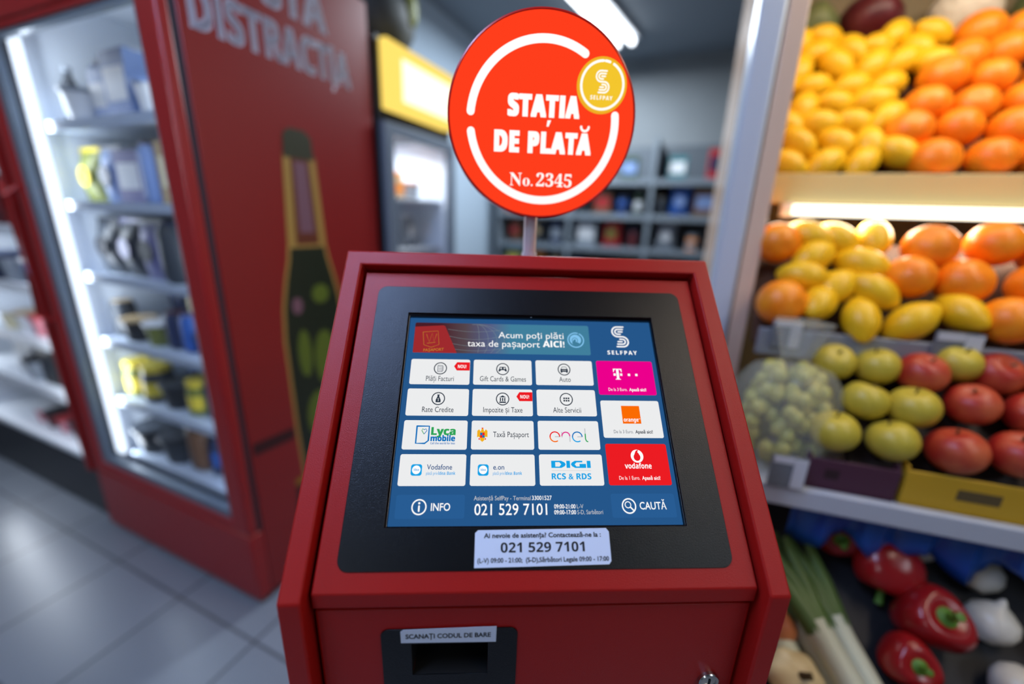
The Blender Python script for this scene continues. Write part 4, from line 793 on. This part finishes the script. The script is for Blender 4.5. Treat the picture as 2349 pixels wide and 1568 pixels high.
# price holders
TAGM = mat('price_card', 'C9CCD2', 0.5); TAGG = mat('price_holder_grey', '6F747A', 0.4)
def price(u, v, z, w_, h_, label):
    t = empty('price_holder'); t.matrix_world = MS @ Matrix.Translation((u, v, z)); tag(t, label, 'price tag')
    b = MB(); b.box(0, w_, -0.004, 0, 0, h_, TAGG); b.build('back_plate', t, bevel=0.002)
    b = MB(); b.box(w_ * .62, w_ * .97, -0.006, -0.0041, 0.004, h_ - .004, TAGM); b.box(0.004, w_ * .6, -0.006, -0.0041, h_ * .78, h_ - .003, TAGM); b.build('card', t); return t
price(0.125, -0.150, 1.105, 0.062, 0.070, 'grey price holder on the middle rail nearest the white post')
price(0.435, -0.150, 1.095, 0.085, 0.085, 'grey price holder with white edge on the middle rail under the lemons')
price(0.120, -0.347, 0.852, 0.068, 0.075, 'pale price holder on the white ledge left of the purple carton')

# blue film hanging under the ledge
mb = MB(); vs = []; fs = []; nx = 60
for j in range(5):
    for i in range(nx + 1):
        u = 0.20 + 0.75 * i / nx; z = 0.806 - j * 0.024 * (1 + .25 * math.sin(i * .55)); vs.append((u, -0.30 + 0.014 * math.sin(i * .9) * j / 4 + .004 * math.sin(i * 2.1), z))
for j in range(4):
    for i in range(nx): q = j * (nx + 1) + i; fs.append((q, q + nx + 1, q + nx + 2, q + 1))
mb.add(vs, fs, mat('blue_film', '154A9A', 0.3), MS); o = mb.build('plastic_sheet'); sm = o.modifiers.new('thick', 'SOLIDIFY'); sm.thickness = 0.002; tag(o, 'wavy blue plastic sheet hanging under the white ledge', 'sheet')

# vegetables in the lowest tray
X4 = MS @ Matrix.Translation((0, -0.56, 0.43)) @ Matrix.Rotation(T30, 4, 'X')
def leek(u, s, ang, L, label, z=0.03):
    t = empty('leek'); t.matrix_world = X4 @ Matrix.Translation((u, s, z)) @ Matrix.Rotation(ang, 4, 'Z'); tag(t, label, 'leek', 'leeks in the lowest tray')
    b = MB(); b.tube([(0, 0, 0), (0.012, 0, 0), (0.03, 0, 0), (L * .5, 0, 0.002), (L * .6, 0, 0.004)], [.016, .028, .026, .025, .027], mat('leek_white', 'C3C6B0', 0.4), 14); b.build('stalk', t)
    for k, dy in enumerate((-.02, .0, .018)):
        b = MB(); b.tube([(L * .56, dy * .2, 0.004), (L * .75, dy, 0.010 + .004 * k), (L * 1.0, dy * 2.2, 0.006 + .004 * k)], [.024, .019, .006], mat('leek_green', '4C6630', 0.45), 10); b.build('leaf', t)
    b = MB()
    for k in range(7): b.tube([(0, .004 * math.cos(k), .004 * math.sin(k)), (-.02, .012 * math.cos(k), .012 * math.sin(k))], .0012, mat('leek_root', 'B5A684', .7), 5)
    b.build('roots', t)
leek(0.385, 0.00, math.radians(112), 0.42, 'leek with a pale stalk lying nearest the red peppers', 0.03)
leek(0.32, -0.01, math.radians(112), 0.42, 'second leek from the red peppers', 0.028)
leek(0.255, 0.00, math.radians(112), 0.40, 'third leek from the red peppers, beside the squashes', 0.028)
leek(0.345, -0.01, math.radians(116), 0.40, 'leek lying on top of the other leeks', 0.068)
PEP = mat('pepper_red', '8E1518', 0.22)
def pepper_mesh():
    m = MB()
    def fn(a, b):
        lob = 1 + 0.10 * math.cos(3 * a) * math.sin(b); k = 1 - 0.32 * math.exp(-(b / .45) ** 2) - .2 * math.exp(-((PI - b) / .4) ** 2); r = .046 * lob * (1 + .08 * math.cos(b))
        return Vector((r * math.sin(b) ** .8 * math.cos(a), r * math.sin(b) ** .8 * math.sin(a), .052 * k * math.cos(b)))
    m.blob(fn, PEP, 30, 18); return m.mesh('pepper')
PM = pepper_mesh(); b = MB(); b.lathe([(.001, .030), (.013, .034), (.014, .038), (.006, .042), (.0048, .052), (.006, .064), (.0001, .065)], GST, 14); PSM = b.mesh('stem')
for u, s, ax, ay, lb, sc in ((0.475, 0.06, 1.15, 0, 'large red pepper facing the aisle with its green stem forward', 1.65), (0.46, 0.27, .5, .5, 'red pepper behind the large one, next to the leeks', 1.3), (0.53, -0.03, 1.0, -.7, 'red pepper lowest in the tray beside the white onions', 1.2), (0.41, 0.36, 2.6, .2, 'red pepper farthest back under the blue sheet', 1.3), (0.335, 0.42, 1.4, .5, 'red pepper lying across the leek leaves', 1.1), (0.405, 0.185, .8, .6, 'smallest red pepper wedged between the leeks and the large red pepper', 1.0)):
    o = put(PM, 'red_pepper', lb, 'pepper', 'red peppers in the lowest tray', X4 @ Matrix.Translation((u, s, 0.05 * sc)) @ Matrix.Rotation(-T30, 4, 'X') @ Matrix.Rotation(math.radians(-42), 4, 'Z') @ Matrix.Rotation(ax, 4, 'X') @ Matrix.Rotation(ay, 4, 'Y') @ Matrix.Scale(sc, 4)); c = bpy.data.objects.new('stem', PSM); COL.objects.link(c); c.parent = o
def onion_mesh(mt, r):
    m = MB(); m.lathe([(.002, -r * .95), (r * .5, -r * .88), (r * .9, -r * .4), (r, 0), (r * .88, r * .45), (r * .5, r * .8), (r * .22, r * 1.0), (r * .12, r * 1.25), (.001, r * 1.35)], mt, 22); return m.mesh('onion')
WON = onion_mesh(mat('white_onion_skin', 'CFC8B6', 0.35, vary=(14, 'DDD8CA')), .042); RON = onion_mesh(mat('brown_onion_skin', 'A65A38', 0.35, vary=(14, 'BE7448')), .036)
for i, (u, s, lb) in enumerate(((0.585, .19, 'white onion just right of the large red pepper'), (0.685, .15, 'white onion second from the large red pepper'), (0.64, .05, 'white onion low at the front of the tray'), (0.73, .08, 'white onion farthest right in the lowest tray'), (0.585, .30, 'white onion tucked at the back of the lowest tray'), (0.70, .27, 'white onion at the back right of the lowest tray'), (0.60, .40, 'white onion right under the blue sheet, behind the peppers'), (0.50, .44, 'white onion farthest back in the lowest tray, behind the leeks'))):
    put(WON, 'white_onion', lb, 'onion', 'white onions in the lowest tray', X4 @ Matrix.Translation((u, s, .042)) @ Matrix.Rotation(-T30 + random.uniform(-.6, .6), 4, 'X') @ Matrix.Rotation(random.uniform(-.6, .6), 4, 'Y'))
for u, s, lb in ((0.185, .19, 'brown onion in the lowest tray just right of the kiosk'), (0.16, .28, 'brown onion behind the others, close to the kiosk edge'), (0.215, .27, 'brown onion leaning against the leeks')):
    put(RON, 'brown_onion', lb, 'onion', 'brown onions in the lowest tray', X4 @ Matrix.Translation((u, s, .036)) @ Matrix.Rotation(-T30 + random.uniform(-.6, .6), 4, 'X'))
CRM = mat('squash_cream', 'D9C59A', 0.4, vary=(8, 'CDB88A'))
for u, s, r, lb in ((0.165, .0, .062, 'cream coloured squash at the front of the lowest tray beside the kiosk'), (0.20, .10, .05, 'smaller cream squash leaning behind the larger one')):
    b = MB(); b.blob(lambda a, q: Vector((r * 1.0 * math.sin(q) * math.cos(a) * (1 + .05 * math.cos(6 * a)), r * math.sin(q) * math.sin(a) * (1 + .05 * math.cos(6 * a)), r * .8 * math.cos(q))), CRM, 30, 16)
    t = b.build('squash'); t.matrix_world = X4 @ Matrix.Translation((u, s, r * .85)); tag(t, lb, 'squash', 'squashes in the lowest tray')
    b = MB(); b.tube([(0, 0, r * .75), (.003, 0, r * .95), (.01, 0, r * 1.1)], [.008, .006, .007], STEM, 8); b.build('stem', t)
# produce on the top shelf
def cab(u, v, r, m, name, lb, cat):
    b = MB(); b.blob(lambda a, q: Vector((r * math.sin(q) * math.cos(a) * (1 + .04 * math.sin(5 * a + 3 * q)), r * math.sin(q) * math.sin(a) * (1 + .04 * math.sin(4 * a)), r * .9 * math.cos(q) + .01 * math.sin(3 * a) * math.sin(q))), m, 26, 16); t = b.build(name); t.matrix_world = MS @ Matrix.Translation((u, v, 1.951 + r * .9)); return tag(t, lb, cat)
cab(0.26, .58, .075, mat('cabbage_green', '5A6440', .5, vary=(8, '6C7648')), 'green_cabbage', 'dark green cabbage on the top shelf above the lemons', 'cabbage')
cab(0.42, .58, .085, mat('cabbage_red', '4A0F18', .4, vary=(8, '5C1622')), 'red_cabbage', 'dark red cabbage on the top shelf beside the green one', 'cabbage')
cab(0.66, .58, .085, mat('cauliflower_white', 'E8E0CC', .6, bump=(60, .8, .01)), 'cauliflower', 'white cauliflower on the top shelf above the oranges', 'cauliflower')
cab(0.86, .58, .08, MATS['cabbage_green'], 'green_cabbage', 'green cabbage on the top shelf right of the cauliflower', 'cabbage')
